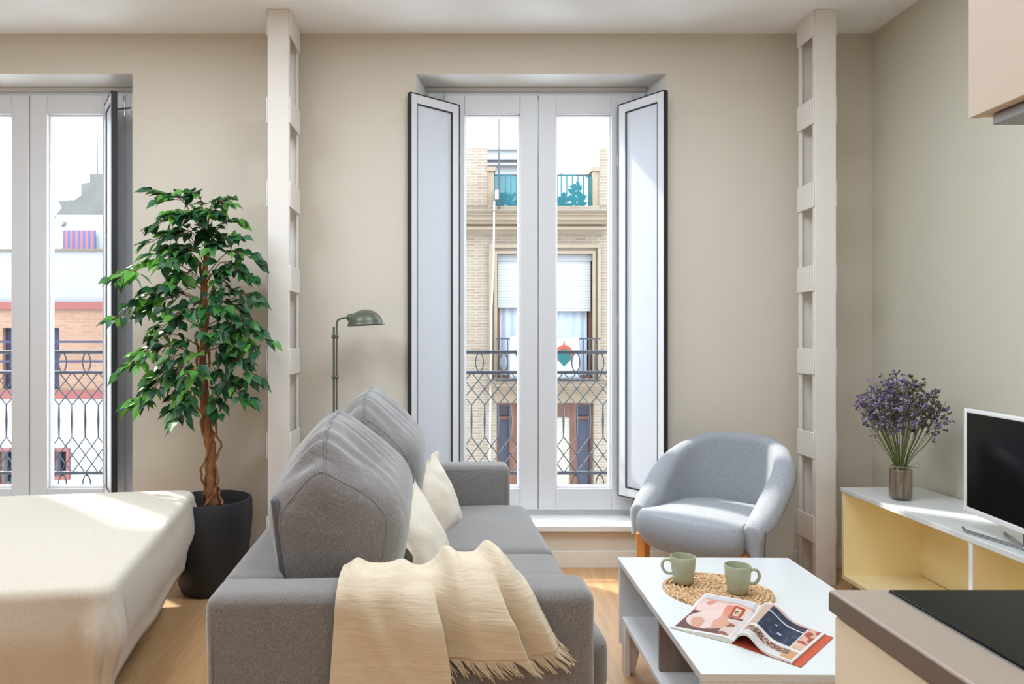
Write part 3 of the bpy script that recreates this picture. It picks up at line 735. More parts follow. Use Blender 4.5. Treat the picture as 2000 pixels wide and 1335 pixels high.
# ------------------------------------------------------------------ scatter pillows (cream, flanged)
def pillow(name, loc, nrm, up_tilt, w_, h_, thick, label, seed):
    n = Vector(nrm).normalized(); zz = Vector((0, 0, 1)); a = zz.cross(n).normalized(); b = n.cross(a).normalized()
    ca, sa = cos(up_tilt), sin(up_tilt); a, b = a * ca + b * sa, b * ca - a * sa
    N = 40; m = MB(); c = Vector(loc)
    def pt(u, v, side):
        u = 2 * u - 1; v = 2 * v - 1
        fl = .86; iu, iv = min(1, abs(u) / fl), min(1, abs(v) / fl)
        t = max(0, (1 - iu ** 2.4) * (1 - iv ** 2.4)) ** .55
        pin = 1 - .07 * (1 - u * u) * abs(v) ** 3 ; pin2 = 1 - .07 * (1 - v * v) * abs(u) ** 3
        x = u * w_ / 2 * pin2; y = v * h_ / 2 * pin
        edge = max(iu, iv); ruf = (.007 * sin(12 * (u - v) + seed) + .010 * nz((u * 2, v * 2, 0), 2, seed)) * smooth01((max(abs(u), abs(v)) - .80) / .2)
        wr = .010 * nz((u, v, side), 2.6, seed) * t + .006 * sin(9 * (u + .6 * v) + seed) * t * (1 - t)
        d = side * (t * thick / 2 + .0015) + ruf + wr
        p = c + a * x + b * y + n * d
        p.z += -.012 * (1 - abs(v)) * 0
        return tuple(p)
    m.grid(lambda u, v: pt(u, v, 1), N, N); k = len(m.v)
    m.grid(lambda u, v: pt(u, v, -1), N, N)
    m.f = m.f[:(N - 1) ** 2] + [f[::-1] for f in m.f[(N - 1) ** 2:]]
    rim = [i for i in range(N)] + [j * N + N - 1 for j in range(1, N)] + [(N - 1) * N + i for i in range(N - 2, -1, -1)] + [j * N for j in range(N - 2, 0, -1)]
    for i in range(len(rim)):
        p, q = rim[i], rim[(i + 1) % len(rim)]; m.f.append((q, p, k + p, k + q))
    m.mi = [0] * len(m.f)
    o = m.build(name, M['pillow'], None, subsurf=1, angle=85)
    return tag(o, label, 'pillow', 'cream flanged scatter pillows')
pillow('scatter_pillow', (-.080, 2.98, .560), (.80, -.50, .30), .22, .37, .35, .15, 'plump cream linen pillow with flanged edge, leaning at the far arm of the grey sofa', 1.0)
pillow('scatter_pillow', (-.085, 2.42, .555), (.93, -.16, .40), .10, .42, .36, .11, 'cream linen pillow with ruffled edge, mostly hidden between the nearer back cushion and the throw', 4.0)

# ------------------------------------------------------------------ throw blanket over the near arm
arm_path = [(.40, .487), (.27, .500), (.19, .520), (.158, .585), (.150, .632), (.115, .650), (.035, .650), (.004, .640), (-.016, .615), (-.021, .56), (-.021, .30), (-.021, .16)]
L_ = [0]
for p, q in zip(arm_path, arm_path[1:]): L_.append(L_[-1] + sqrt((p[0] - q[0]) ** 2 + (p[1] - q[1]) ** 2))
def along(s):
    for i in range(len(L_) - 1):
        if s <= L_[i + 1] or i == len(L_) - 2:
            t = (s - L_[i]) / (L_[i + 1] - L_[i]); a, b = arm_path[i], arm_path[i + 1]
            return (lerp(a[0], b[0], t), lerp(a[1], b[1], t))
def path_pt(s):
    ps = [along(max(0, min(L_[-1], s + d))) for d in (-.02, -.01, 0, .01, .02)]
    y, z = sum(p[0] for p in ps) / 5, sum(p[1] for p in ps) / 5
    a, b = along(max(0, s - .015)), along(min(L_[-1], s + .015)); d = Vector((0, b[0] - a[0], b[1] - a[1])).normalized()
    nrm = Vector((0, d.z, -d.y));
    if nrm.z < 0 and nrm.y > 0: nrm = -nrm
    return y, z, nrm
S_TOP = L_[4]; S_FR = L_[8]; S_END = L_[-1]
def hem_s(u): return S_END - lin(u, [(0, .02), (.40, .0), (.47, .27), (.80, .29), (.83, .27), (1, .30)])
def saw(u, u0, u1, w_): return smooth01((u - u0) / (u1 - u0)) * (1 - smooth01((u - u1) / w_))
def throw_pt(u, v):
    # v 0 = on the seat, 1 = hem in front
    s0 = .02 + .05 * abs(u - .4) + .03 * sin(u * 9)
    s = lerp(s0, hem_s(u) - .055, v)
    y, z, n = path_pt(s)
    fan = smooth01((s - S_TOP) / (S_END - S_TOP)); front = smooth01((s - S_FR + .05) / .10)
    xl = lerp(.322, .290, fan); xr = lerp(.735, .965, fan ** .8)
    if s < S_TOP: xr = lerp(.80, .735, s / S_TOP); xl = lerp(.36, .322, s / S_TOP)
    x = lerp(xl, xr, u)
    # folds: a bunch on the arm top that fans out into two deep overlapping folds down the front
    top = exp(-((s - (S_TOP + .06)) / .13) ** 2)
    d = .006 + top * (.012 + .030 * smooth01((u - .45) / .2) * (1 - smooth01((u - .93) / .07)))
    d += top * (.016 * exp(-((u - .08) / .05) ** 2) + .014 * exp(-((u - .36) / .06) ** 2) + .022 * exp(-((u - .62) / .05) ** 2) + .030 * exp(-((u - .88) / .05) ** 2))
    c1 = .47 - .02 * fan
    d += front * .062 * saw(u, c1 - .24, c1, .035) * (1 - .25 * fan)
    d += front * .026 * exp(-((u - (.62 + .02 * fan)) / .06) ** 2) * (1 - fan)
    c2 = .80
    d += front * .056 * saw(u, c1 + .06, c2, .03)
    d += front * .022 * saw(u, .84, .97, .03)
    c3 = .06 + .40 * fan; d += front * .018 * exp(-((u - c3) / .05) ** 2) * (1 - fan)
    d += .012 * nz((x * 1.2, s * .7, 0), 5, 3) + .005 * nz((x, s, 0), 16, 6)
    d = max(.004, d)
    sh = front * (.020 * saw(u, c1 - .10, c1, .035) + .020 * saw(u, c2 - .12, c2, .03))
    return (x + sh, y + n.y * d, z + n.z * d)
NU, NV = 170, 110
tm = MB().grid(throw_pt, NU, NV)
tmat = INFO[sofa.name]
tm.v = [tuple(tmat @ Vector(p)) for p in tm.v]
throw = tm.build('throw_blanket', M['throw'], None, solid=.004, angle=85)
tag(throw, 'cream gauze throw blanket with fringed hem draped over the near arm of the grey sofa', 'blanket')
fr = MB(); RF = random.Random(5)
for k in range(190):
    u = k / 189; i = min(NU - 1, int(u * (NU - 1))); p = Vector(tm.v[(NV - 1) * NU + i]); q = Vector(tm.v[(NV - 2) * NU + i])
    i2 = min(NU - 1, i + 1); p = p.lerp(Vector(tm.v[(NV - 1) * NU + i2]), u * (NU - 1) - i if i2 > i else 0)
    d = (p - q).normalized(); d.z = min(d.z, -.6); sw = RF.uniform(-.010, .014)
    e = p + d * RF.uniform(.040, .058) + Vector((sw + .010, RF.uniform(-.004, .003), 0))
    fr.tube([p, p.lerp(e, .5) + Vector((RF.uniform(-.003, .003), -.002, 0)), e], [.0022, .0018, .0010], 4)
# along the slanted right edge near the hem
for k in range(16):
    j = NV - 1 - k; p = Vector(tm.v[j * NU + NU - 1])
    e = p + Vector((RF.uniform(.018, .034), RF.uniform(-.004, .002), -RF.uniform(.02, .034)))
    if k < 7: fr.tube([p, p.lerp(e, .5), e], [.0022, .0018, .0010], 4)
INFO[throw.name] = Matrix()
fr.build('fringe', M['throw'], throw)

# ------------------------------------------------------------------ bed and bedspread
B0 = Vector((-1.0, 2.115)); e1 = Vector((-.17, .985)).normalized(); e2 = Vector((-e1.y, e1.x))
BW, BL, BT = 1.40, 2.02, .515
def bedp(a, b, z): q = B0 + e1 * a + e2 * b; return (q.x, q.y, z)
brz = math.atan2(e2.y, e2.x)
bed = thing('bed', bedp(.7, 1.0, 0), 'low bed base and mattress hidden beneath the oatmeal bedspread', 'bed')
def bslab(a0, a1, b0, b1, z0, z1):
    q = [bedp(a, b, 0) for a, b in ((a0, b0), (a1, b0), (a1, b1), (a0, b1))]; return MB().prism([(p[0], p[1]) for p in q[::-1]], z0, z1)
bslab(.06, BW - .06, .07, BL - .02, .10, .27).build('bed_base', M['darkgrey'], bed, True, bevel=.01)
bslab(.03, BW - .03, .03, BL - .02, .27, .475).build('mattress', M['pillow'], bed, True, bevel=.05, seg=4)
for a, b in ((.15, .16), (BW - .15, .16), (.15, 1.85), (BW - .15, 1.85)):
    q = bedp(a, b, 0); MB().lathe([(.025, 0), (.03, .10)], (q[0], q[1], 0), 16).build('leg', M['gasket'], bed, True)
def perim(t, r=.07):
    # rounded rectangle 0..BW by 0..BL, returns point and outward normal; denser at the corners
    w0, l0 = BW / 2 - r, BL / 2 - r
    segs = [('l', (w0, 'b-')), ]
    total = 4; k = t * 4; side = int(k) % 4; f = k - int(k)
    cs = [(-1, -1), (1, -1), (1, 1), (-1, 1)]
    a = cs[side]; b = cs[(side + 1) % 4]
    if f < .25:
        ang0 = pi * (1.25 + .5 * side); th = ang0 + (f / .25) * pi / 4
        c = (a[0] * w0, a[1] * l0); return (c[0] + r * cos(th), c[1] + r * sin(th)), (cos(th), sin(th))
    if f > .75:
        ang0 = pi * (1.25 + .5 * (side + 1)); th = ang0 - (1 - f) / .25 * pi / 4
        c = (b[0] * w0, b[1] * l0); return (c[0] + r * cos(th), c[1] + r * sin(th)), (cos(th), sin(th))
    g = (f - .25) / .5; th = pi * (1.5 + .5 * side)
    return ((lerp(a[0], b[0], g) * w0 + r * cos(th), lerp(a[1], b[1], g) * l0 + r * sin(th))), (cos(th), sin(th))
NP = 640
def spread_pt(t, v):
    (x, y), (nx, ny) = perim(t)
    if v < .42:                                   # the top: shrink the outline to the middle
        k = v / .42; sc = smooth01(k * .5 + .0) * 2 if False else k
        px_, py_ = x * sc * .965, y * sc * .975
        z = BT + .012 * (1 - k ** 3) + .004 * nz((px_, py_, 0), 3, 2)
        out = 0
    elif v < .6:
        k = (v - .42) / .18; th = k * pi / 2; rr = .04
        px_, py_ = x * .965, y * .975; bx_, by_ = x - px_, y - py_
        px_ += bx_ * sin(th); py_ += by_ * sin(th); z = BT - rr * (1 - cos(th)); out = 0
    else:
        k = (v - .6) / .4
        z = lerp(BT - .04, .165, k); px_, py_ = x, y
        out = .012 * sin(pi * min(1, k * 1.4)) - .035 * smooth01((k - .35) / .65) 
        s = x * ny - y * nx
        out += .003 * k * sin(s * 9 + 1.3) + .009 * nz((s, k, nx), 4, 9) * (0.3 + k)
        # a folded pleat at the corners
        cd = min(abs(abs(x) - BW / 2) + abs(abs(y) - BL / 2), 9)
        out += .020 * exp(-((cd - .055) / .03) ** 2) * smooth01(k * 2) - .026 * exp(-((cd - .105) / .014) ** 2) * smooth01(k * 2)
    px_ += nx * out; py_ += ny * out
    return bedp(px_ + BW / 2, py_ + BL / 2, z)
bs = MB(); vs_ = [.0001, .05, .12, .19, .26, .32, .37, .40, .42, .45, .48, .51, .54, .57, .60, .63, .66, .70, .74, .78, .82, .86, .90, .94, .97, 1.0]
for v in vs_:
    for i in range(NP): bs.v.append(spread_pt(i / NP, v))
for j in range(len(vs_) - 1):
    for i in range(NP): bs.f.append((j * NP + i, (j + 1) * NP + i, (j + 1) * NP + (i + 1) % NP, j * NP + (i + 1) % NP)); bs.mi.append(0)
o = bs.build('bedspread', M['linen'], None, solid=.005, angle=85)
tag(o, 'oatmeal linen bedspread tucked smoothly over the bed, streaked with sunlight', 'bedspread')

# ------------------------------------------------------------------ floor lamp
lp = thing('floor_lamp', (-.603, 3.72, 0), 'slim sage grey floor lamp with a dome shade, standing behind the sofa', 'lamp')
LYY = 3.72; ls = FPX / LYY
X = lambda px: (px - VX) / ls
Z = lambda py: CAM_Z - (py - VY) / ls
MB().lathe([(.13, 0), (.13, .012), (.02, .022), (.012, .04)], (X(652), LYY, 0), 40).build('base', M['lamp'], lp, True)
MB().tube([(X(652), LYY, .02), (X(652), LYY, Z(638))], .0055, 12).build('pole', M['lamp'], lp, True)
arc = [(X(657.5), LYY, Z(y)) for y in (800, 700, 640)] + [(X(657.5) + .048 * (1 - cos(a)), LYY, Z(630) + .026 * sin(a)) for a in [radians(q) for q in range(0, 91, 10)]] + [(X(682), LYY, Z(620))]
MB().tube(arc, .0048, 12).build('gooseneck', M['lamp'], lp, True)
for py in (657, 736):
    MB().tube([(X(648), LYY, Z(py)), (X(661), LYY, Z(py))], .009, 12).tube([(X(654.5), LYY - .02, Z(py)), (X(654.5), LYY + .014, Z(py))], .006, 10).build('clamp', M['lamp'], lp, True)
mt_ = Matrix.Rotation(radians(90), 3, 'Y')
MB().lathe([(.008, -.016), (.015, -.012), (.0205, -.002), (.0215, .012), (.0215, .03), (.018, .034)], (X(683), LYY, Z(620)), 24, mtx=mt_).build('socket', M['lamp'], lp, True)
prof = [(.094, .0), (.0945, .004)] + [(.091 * cos(a), .004 + .078 * sin(a)) for a in [radians(q) for q in range(4, 90, 6)]] + [(.003, .083)]
prof_in = [(r * .97 if r > .01 else .002, z - .002) for r, z in prof[1:]][::-1]
ml = MB(); tl = Matrix.Rotation(radians(-3), 3, 'Y')
vs0 = [(.094, 0)] + prof[1:] + prof_in + [(.091, 0)]
seg = 40; sh = []
for r, z in vs0:
    for k in range(seg): t = 2 * pi * k / seg; q = tl @ Vector((r * cos(t), r * sin(t), z)); sh.append((q.x + X(714), q.y + LYY, q.z + Z(635)))
nn = len(vs0)
ml.add(sh, [(i * seg + k, i * seg + (k + 1) % seg, (i + 1) * seg + (k + 1) % seg, (i + 1) * seg + k) for i in range(nn - 1) for k in range(seg)])
ml.build('lamp_shade', M['lamp'], lp, True)
MB().tube([(X(743), LYY, Z(634)), (X(752), LYY, Z(633))], .004, 8).build('tilt_pin', M['chrome'], lp, True)

# ------------------------------------------------------------------ ficus
fc = Vector((-1.195, 3.56, 0))
fic = thing('potted_ficus', fc, 'tall leafy green ficus tree in a black egg-shaped pot beside the bed', 'plant')
pf = [(.115, 0), (.135, .012), (.165, .10), (.188, .20), (.200, .30), (.205, .38), (.203, .44), (.200, .455), (.192, .458), (.186, .45), (.184, .40), (.17, .36)]
MB().lathe(pf, fc, 64).build('pot', M['pot'], fic, True)
MB().lathe([(.0, .395), (.06, .405), (.12, .40), (.185, .392)], fc, 40).build('soil', M['soil'], fic, True)
k3 = fc.y / FPX
def fpt(px, py, dy=0): return Vector(((px - VX) * k3, fc.y + dy, CAM_Z - (py - VY) * k3))
trunk = [fpt(414, 985), fpt(411, 930), fpt(411, 880, .01), fpt(403, 820), fpt(398, 760, -.01), fpt(396, 690), fpt(398, 620, .01), fpt(400, 540), fpt(404, 470), fpt(398, 410)]
def smooth_path(P, n=8):
    out = []
    for i in range(len(P) - 1):
        p0, p1, p2, p3 = P[max(0, i - 1)], P[i], P[i + 1], P[min(len(P) - 1, i + 2)]
        for k in range(n):
            t = k / n; out.append(.5 * ((2 * p1) + (-p0 + p2) * t + (2 * p0 - 5 * p1 + 4 * p2 - p3) * t * t + (-p0 + 3 * p1 - 3 * p2 + p3) * t ** 3))
    return out + [P[-1]]
tp = smooth_path(trunk)
tr_ = [lerp(.031, .009, (i / (len(tp) - 1)) ** .8) * (1 + .12 * sin(i * 1.9)) for i in range(len(tp))]
MB().tube(tp, tr_, 14).build('trunk', M['bark'], fic, True)
m = MB()
for ph, rr0, hmax in ((0, .007, 60), (2.3, .006, 46), (4.1, .005, 52)):
    pts = []
    for i in range(0, hmax):
        t = i / 8; a = ph + i * .17 + .5 * sin(i * .3); r = (tr_[i] + .006) * (1.25 + .45 * sin(i * .55 + ph)) if i > 3 else tr_[i] * 1.5
        pts.append(tp[i] + Vector((cos(a) * r, sin(a) * r, 0)))
    m.tube(pts, rr0, 8)
m.build('aerial_roots', M['bark'], fic, True)

def leaf(mb, p, d, up, L, W, droop, col):
    d = d.normalized(); s = d.cross(up); s = s.normalized() if s.length > 1e-3 else Vector((1, 0, 0)); n = s.cross(d).normalized()
    prof = [(0, 0.02), (.18, .62), (.40, 1.0), (.62, .84), (.82, .33), (1.0, .0)]
    vs = []
    for t, wv in prof:
        c = p + d * (L * t) - Vector((0, 0, 1)) * (droop * t * t * L)
        vs += [c - s * (W * wv / 2) + n * (W * .18 * wv), c - n * .0, c + s * (W * wv / 2) + n * (W * .18 * wv)]
    fs = []
    for i in range(len(prof) - 1):
        a = i * 3; fs += [(a, a + 1, a + 4, a + 3), (a + 1, a + 2, a + 5, a + 4)]
    mb.add(vs, fs, 0, col)
RL = random.Random(11)
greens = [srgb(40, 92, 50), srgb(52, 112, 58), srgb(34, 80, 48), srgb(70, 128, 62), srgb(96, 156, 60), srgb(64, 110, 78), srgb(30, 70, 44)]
# branches: start height on the trunk (py), tip (px, py), leaves
br = [(470, 315, 378, 15), (440, 345, 400, 12), (430, 390, 382, 12), (450, 430, 400, 12), (470, 462, 402, 12), (500, 290, 470, 16), (480, 300, 440, 12),
      (520, 312, 500, 15), (500, 478, 440, 14), (520, 475, 470, 14), (540, 515, 515, 16), (560, 222, 545, 30), (545, 262, 540, 20), (570, 512, 550, 18), (590, 225, 622, 28), (570, 290, 575, 16),
      (600, 275, 610, 18), (620, 515, 590, 16), (640, 543, 672, 16), (610, 500, 630, 16), (650, 300, 655, 14), (680, 285, 690, 14), (650, 510, 690, 16), (690, 505, 735, 18), (700, 262, 722, 20),
      (730, 258, 790, 26), (740, 285, 780, 22), (750, 330, 800, 22), (700, 480, 700, 14), (740, 495, 775, 18), (760, 370, 815, 16), (760, 440, 800, 12), (720, 440, 750, 12), (560, 440, 560, 16), (600, 450, 600, 16),
      (520, 370, 500, 20), (480, 420, 460, 22), (520, 440, 490, 18), (560, 350, 560, 14), (640, 350, 640, 14), (680, 350, 700, 16), (600, 420, 610, 14), (660, 440, 660, 16), (700, 410, 720, 12), (460, 370, 430, 22), (450, 410, 430, 20), (490, 340, 470, 16), (500, 350, 520, 14), (620, 480, 640, 14), (560, 480, 530, 14),
      (640, 370, 620, 10), (700, 350, 740, 16), (740, 380, 770, 14), (520, 330, 450, 14), (460, 440, 425, 14), (600, 330, 600, 10), (670, 470, 670, 12)]
bmh = MB(); lm = MB()
for (sy, tx, ty, nl) in br:
    i0 = min(range(len(tp)), key=lambda i: abs(tp[i].z - fpt(0, sy).z)); S0 = tp[i0]
    reach = abs(tx - 400) * k3; dy = (RL.uniform(-1, .62) if reach > .16 else RL.uniform(-1, -.2)) * max(.05, .26 - reach * .40)
    T0 = fpt(tx, ty); T0 = Vector((T0.x, T0.y + dy, T0.z))
    if T0.x > -1.04 and T0.y > 3.44: T0.y = 3.42
    mid = S0.lerp(T0, .5) + Vector((0, 0, .05 + .12 * reach))
    P = smooth_path([S0, mid, T0], 10)
    bmh.tube(P, [lerp(.0030, .0011, i / (len(P) - 1)) for i in range(len(P))], 5)
    for k in range(int(nl * 1.3)):
        f = RL.uniform(.30, 1.0) ** .8; ii = min(len(P) - 2, int(f * (len(P) - 1))); p = P[ii].lerp(P[ii + 1], RL.random())
        d0 = (P[ii + 1] - P[ii]).normalized(); side = Vector((RL.uniform(-1, 1), RL.uniform(-1, .7), RL.uniform(-.38, .34)))
        d = (d0 * .8 + side * 1.0); d.z = d.z * .6 - .12; d = d.normalized(); off = d * RL.uniform(.006, .045)
        up = Vector((RL.uniform(-.6, .6), RL.uniform(-1.15, .05), .8)).normalized()
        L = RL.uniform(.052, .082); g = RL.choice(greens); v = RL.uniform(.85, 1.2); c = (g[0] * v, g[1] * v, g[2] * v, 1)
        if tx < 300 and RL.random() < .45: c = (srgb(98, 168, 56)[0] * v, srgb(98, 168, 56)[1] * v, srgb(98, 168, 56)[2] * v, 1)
        bmh.tube([p, p + off], .0009, 4)
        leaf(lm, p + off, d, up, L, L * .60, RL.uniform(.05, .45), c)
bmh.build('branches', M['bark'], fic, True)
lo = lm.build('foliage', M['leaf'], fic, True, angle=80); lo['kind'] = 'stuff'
# ------------------------------------------------------------------ tub armchair
ac = Vector((1.285, 3.455, 0)); arz = math.atan2(-.669, -.743) + pi / 2      # local -y is the way the chair faces
chair = thing('tub_armchair', ac, 'blue-grey upholstered tub armchair with orange wooden legs by the right shutter', 'armchair', arz)
A0 = 2.28
def plan(a, r):                  # a from -A0 to A0 around the back (local +y)
    x = .290 * r * sin(a); y = .285 * r * cos(a)
    if abs(a) > pi / 2:          # straight arms running forward
        k = abs(a) - pi / 2; x = math.copysign(.290 * r - .02 * k * k, a); y = -.285 * r * (sin(min(k, .4)) + .0) - .40 * max(0, k - .4)
    return x, y
def rim(a):
    f = abs(a) / A0
    return .768 - .325 * max(0, (f - .12) / .88) ** 1.9
def shell(u, v):
    a = lerp(-A0, A0, u); h = rim(a); zb = .285
    f = abs(a) / A0; th = lerp(.040, .062, smooth01((f - .3) / .5)) * (1 - .25 * smooth01((f - .9) / .1))
    flare = .06 * (1 - f * .6)
    # cross section: outside bottom -> outside top -> rolled rim -> inside top -> inside bottom
    if v < .38:
        k = v / .38; z = lerp(zb, h - th, k); r = 1.0 + flare * (k ** 1.4 - .6); off = th
    elif v < .62:
        k = (v - .38) / .24; ang = k * pi; z = h - th + th * 1.0 * sin(ang); r = 1.0 + flare * .4; off = th * cos(ang)
    else:
        k = (v - .62) / .38; z = lerp(h - th, .34, k); r = 1.0 + flare * (.4 - k * .9); off = -th
    x, y = plan(a, r); e = 1e-3; x2, y2 = plan(a + e, r); tx, ty = x2 - x, y2 - y; l = sqrt(tx * tx + ty * ty) or 1
    nx, ny = ty / l * -1, tx / l
    return (x + nx * off, y + ny * off, z)
m = MB().grid(shell, 81, 40)
nu = 81
for end in (0, 80):
    col_ = [j * nu + end for j in range(40)]; c = [sum(m.v[i][k] for i in col_) / 40 for k in range(3)]; dy = -.016
    ring0 = col_; base = len(m.v)
    for s, q in ((.92, .6), (.7, .9), (.35, 1.0)):
        for i in ring0: m.v.append((lerp(c[0], m.v[i][0], s), m.v[i][1] + dy * q, lerp(c[2], m.v[i][2], s * .2 + .8)))
    rows = [ring0] + [[base + r * 40 + j for j in range(40)] for r in range(3)]
    for a_, b_ in zip(rows, rows[1:]):
        for j in range(39): m.f.append((a_[j], a_[j + 1], b_[j + 1], b_[j]))
    m.f.append(tuple(rows[-1]))
m.mi = [0] * len(m.f)
sh_o = m.build('backrest', M['chair'], chair, subsurf=1, angle=80)
for sg in (-1, 1):
    pts = []
    for k in range(30):
        u = (0 if sg < 0 else 1) + (-sg) * 0.012; pts.append(Vector(shell(u, k / 29 * .40)))
    pts = [p + Vector((sg * .002, -.004, 0)) for p in pts]
    MB().tube(pts, .0022, 6).build('seam', M['piping'], sh_o)
crease = [Vector(shell(lerp(.5, .985, k / 30), .372)) + Vector((0, 0, 0)) for k in range(31)]
MB().tube(crease, .0018, 6).build('seam', M['piping'], sh_o)
# seat: crowned cushion with a front apron that curves under
def seat_pt(u, v):
    th = 2 * pi * u
    cx, cy = cos(th), sin(th); ex = 3.2
    X_ = math.copysign(abs(cx) ** (2 / ex), cx) * lerp(.235, .328, smooth01((-math.copysign(abs(cy) ** .6, cy) - .45) / .5)); Y_ = math.copysign(abs(cy) ** (2 / ex), cy) * .275 - .045
    if Y_ < -.2: Y_ -= .045 * (1 - (X_ / .34) ** 2)
    if v < .5:
        k = v / .5; z = .430 + .022 * (1 - k ** 2.5) ; return (X_ * k * .96, (Y_ + .045) * k * .96 - .045, z)
    k = (v - .5) / .5; z = lerp(.430, .278 - .012 * (1 - (X_ / .34) ** 2), smooth01(k)); b = 1 + .035 * sin(pi * min(1, k * 1.15))
    b = lerp(.96, b, min(1, k * 3.3)); b *= 1 - .10 * smooth01((k - .5) * 2)
    return (X_ * b, (Y_ + .045) * b - .045, z)
m = MB(); NSV = [0.0005, .12, .24, .34, .42, .47, .5, .53, .57, .62, .68, .76, .84, .92, .97, 1.0]
for v in NSV:
    for i in range(72): m.v.append(seat_pt(i / 72, v))
for j in range(len(NSV) - 1):
    for i in range(72): m.f.append((j * 72 + i, (j + 1) * 72 + i, (j + 1) * 72 + (i + 1) % 72, j * 72 + (i + 1) % 72))
m.f.append(tuple((len(NSV) - 1) * 72 + i for i in range(72))[::-1]); m.mi = [0] * len(m.f)
m.build('seat', M['chair'], chair, subsurf=1, angle=80)
for x, y, dx, dy in ((-.245, -.255, 0, 0), (.245, -.255, 0, 0), (-.20, .20, -.02, .03), (.20, .20, .02, .03)):
    t_, b_ = .026, .017
    vs = [(x + dx + sx * b_, y + dy + sy * b_, 0) for sx, sy in ((-1, -1), (1, -1), (1, 1), (-1, 1))] + [(x + sx * t_, y + sy * t_, .31) for sx, sy in ((-1, -1), (1, -1), (1, 1), (-1, 1))]
    MB().add(vs, [(0, 3, 2, 1), (4, 5, 6, 7), (0, 1, 5, 4), (1, 2, 6, 5), (2, 3, 7, 6), (3, 0, 4, 7)]).build('leg', M['orange'], chair, bevel=.004)

# ------------------------------------------------------------------ coffee table
ct0 = Vector((.620, 1.775, 0)); crz = radians(-.8)
ct = thing('coffee_table', ct0, 'low white lacquered coffee table with open shelf and grey-brown divider', 'table', crz)
TW, TL, TZ = .645, .945, .42
MB().box(0, TW, 0, TL, TZ - .022, TZ).build('table_top', M['gloss'], ct, bevel=.002)
MB().box(.345, .3465, -.0006, .001, TZ - .022, TZ - .001).build('edge_seam', M['darkgrey'], ct)
MB().box(.004, TW - .004, .004, .022, .10, TZ - .023).build('end_panel', M['white'], ct, bevel=.001)
MB().box(.004, TW - .004, TL - .022, TL - .004, .10, TZ - .023).build('end_panel', M['white'], ct, bevel=.001)
MB().box(TW - .022, TW - .004, .022, TL - .022, .10, TZ - .023).build('side_panel', M['white'], ct, bevel=.001)
MB().box(.012, TW - .022, .022, TL - .022, .185, .203).build('shelf', M['white'], ct, bevel=.001)
MB().box(.030, TW - .022, .475, .492, .203, TZ - .022).build('divider', M['greybrown'], ct, bevel=.001)
for sy in (0, 1):
    y_a, y_b = (TL - .022, TL - .004) if sy else (.004, .022)
    for x0, x1, x2, x3 in ((.012, .10, .055, .012), (TW - .10, TW - .012, TW - .012, TW - .055)):
        MB().prism([(x0, .19), (x1, .19), (x2, 0), (x3, 0)] if x0 < .3 else [(x0, .19), (x1, .19), (x2, 0), (x3, 0)], y_a - .02 * sy, y_b - .02 * sy + (0 if sy else 0), 'y').build('leg', M['white'], ct, bevel=.001)
MB().box(.012, .030, .022, .06, 0.0, .19).box(.012, .030, TL - .075, TL - .045, 0, .19).build('leg_bracket', M['white'], ct, bevel=.001)

# placemat
pm = thing('placemat', (.872, 2.348, TZ), 'round woven seagrass placemat beneath the two mugs', 'placemat')
def coil(t): a = 2 * pi * t * 12; r = .004 + .166 * t; return Vector((.872 + r * cos(a), 2.348 + r * sin(a), TZ + .0055 + .0008 * sin(a * 9)))
m = MB(); N = 12 * 40
m.tube([coil(i / N) for i in range(N + 1)], [.0068 * (1 + .14 * sin(i * 2.6)) * .78 for i in range(N + 1)], 6)
m.build('braided_coil', M['mat'], pm, True)
MB().lathe([(.171, .0005), (.171, .005), (.0, .005)], (.872, 2.348, TZ), 48).build('backing', M['mat'], pm, True)

def mug(loc, rz, label, k=1.0):
    t = thing('mug', loc, label, 'mug', rz, group='sage green mugs')
    r0, r1, h = .030 * k, .042 * k, .089 * k
    prof = [(.0005, 0), (r0 - .003, 0), (r0, .003), (r0 + .004, .02), (r1 - .003, .05 * k), (r1, h - .002), (r1 - .001, h), (r1 - .003, h), (r1 - .0045, h - .006), (r1 - .007, .05 * k), (r0 + .001, .014), (.0005, .008)]
    MB().lathe(prof, (0, 0, 0), 48).build('cup', M['mug'], t)
    pts = [(r1 - .004, 0, h * .80), (r1 + .008, 0, h * .85), (r1 + .020, 0, h * .80), (r1 + .026, 0, h * .62), (r1 + .020, 0, h * .43), (r1 + .008, 0, h * .33), (r1 - .008, 0, h * .34)]
    MB().tube(smooth_path([Vector(p) for p in pts], 5), .0048, 10).build('handle', M['mug'], t)
mug((.780, 2.405, TZ + .0105), radians(170), 'sage green mug with its handle to the left, the farther one on the woven placemat')
mug((.926, 2.312, TZ + .0105), radians(-5), 'sage green mug with its handle to the right, nearest the open magazine')

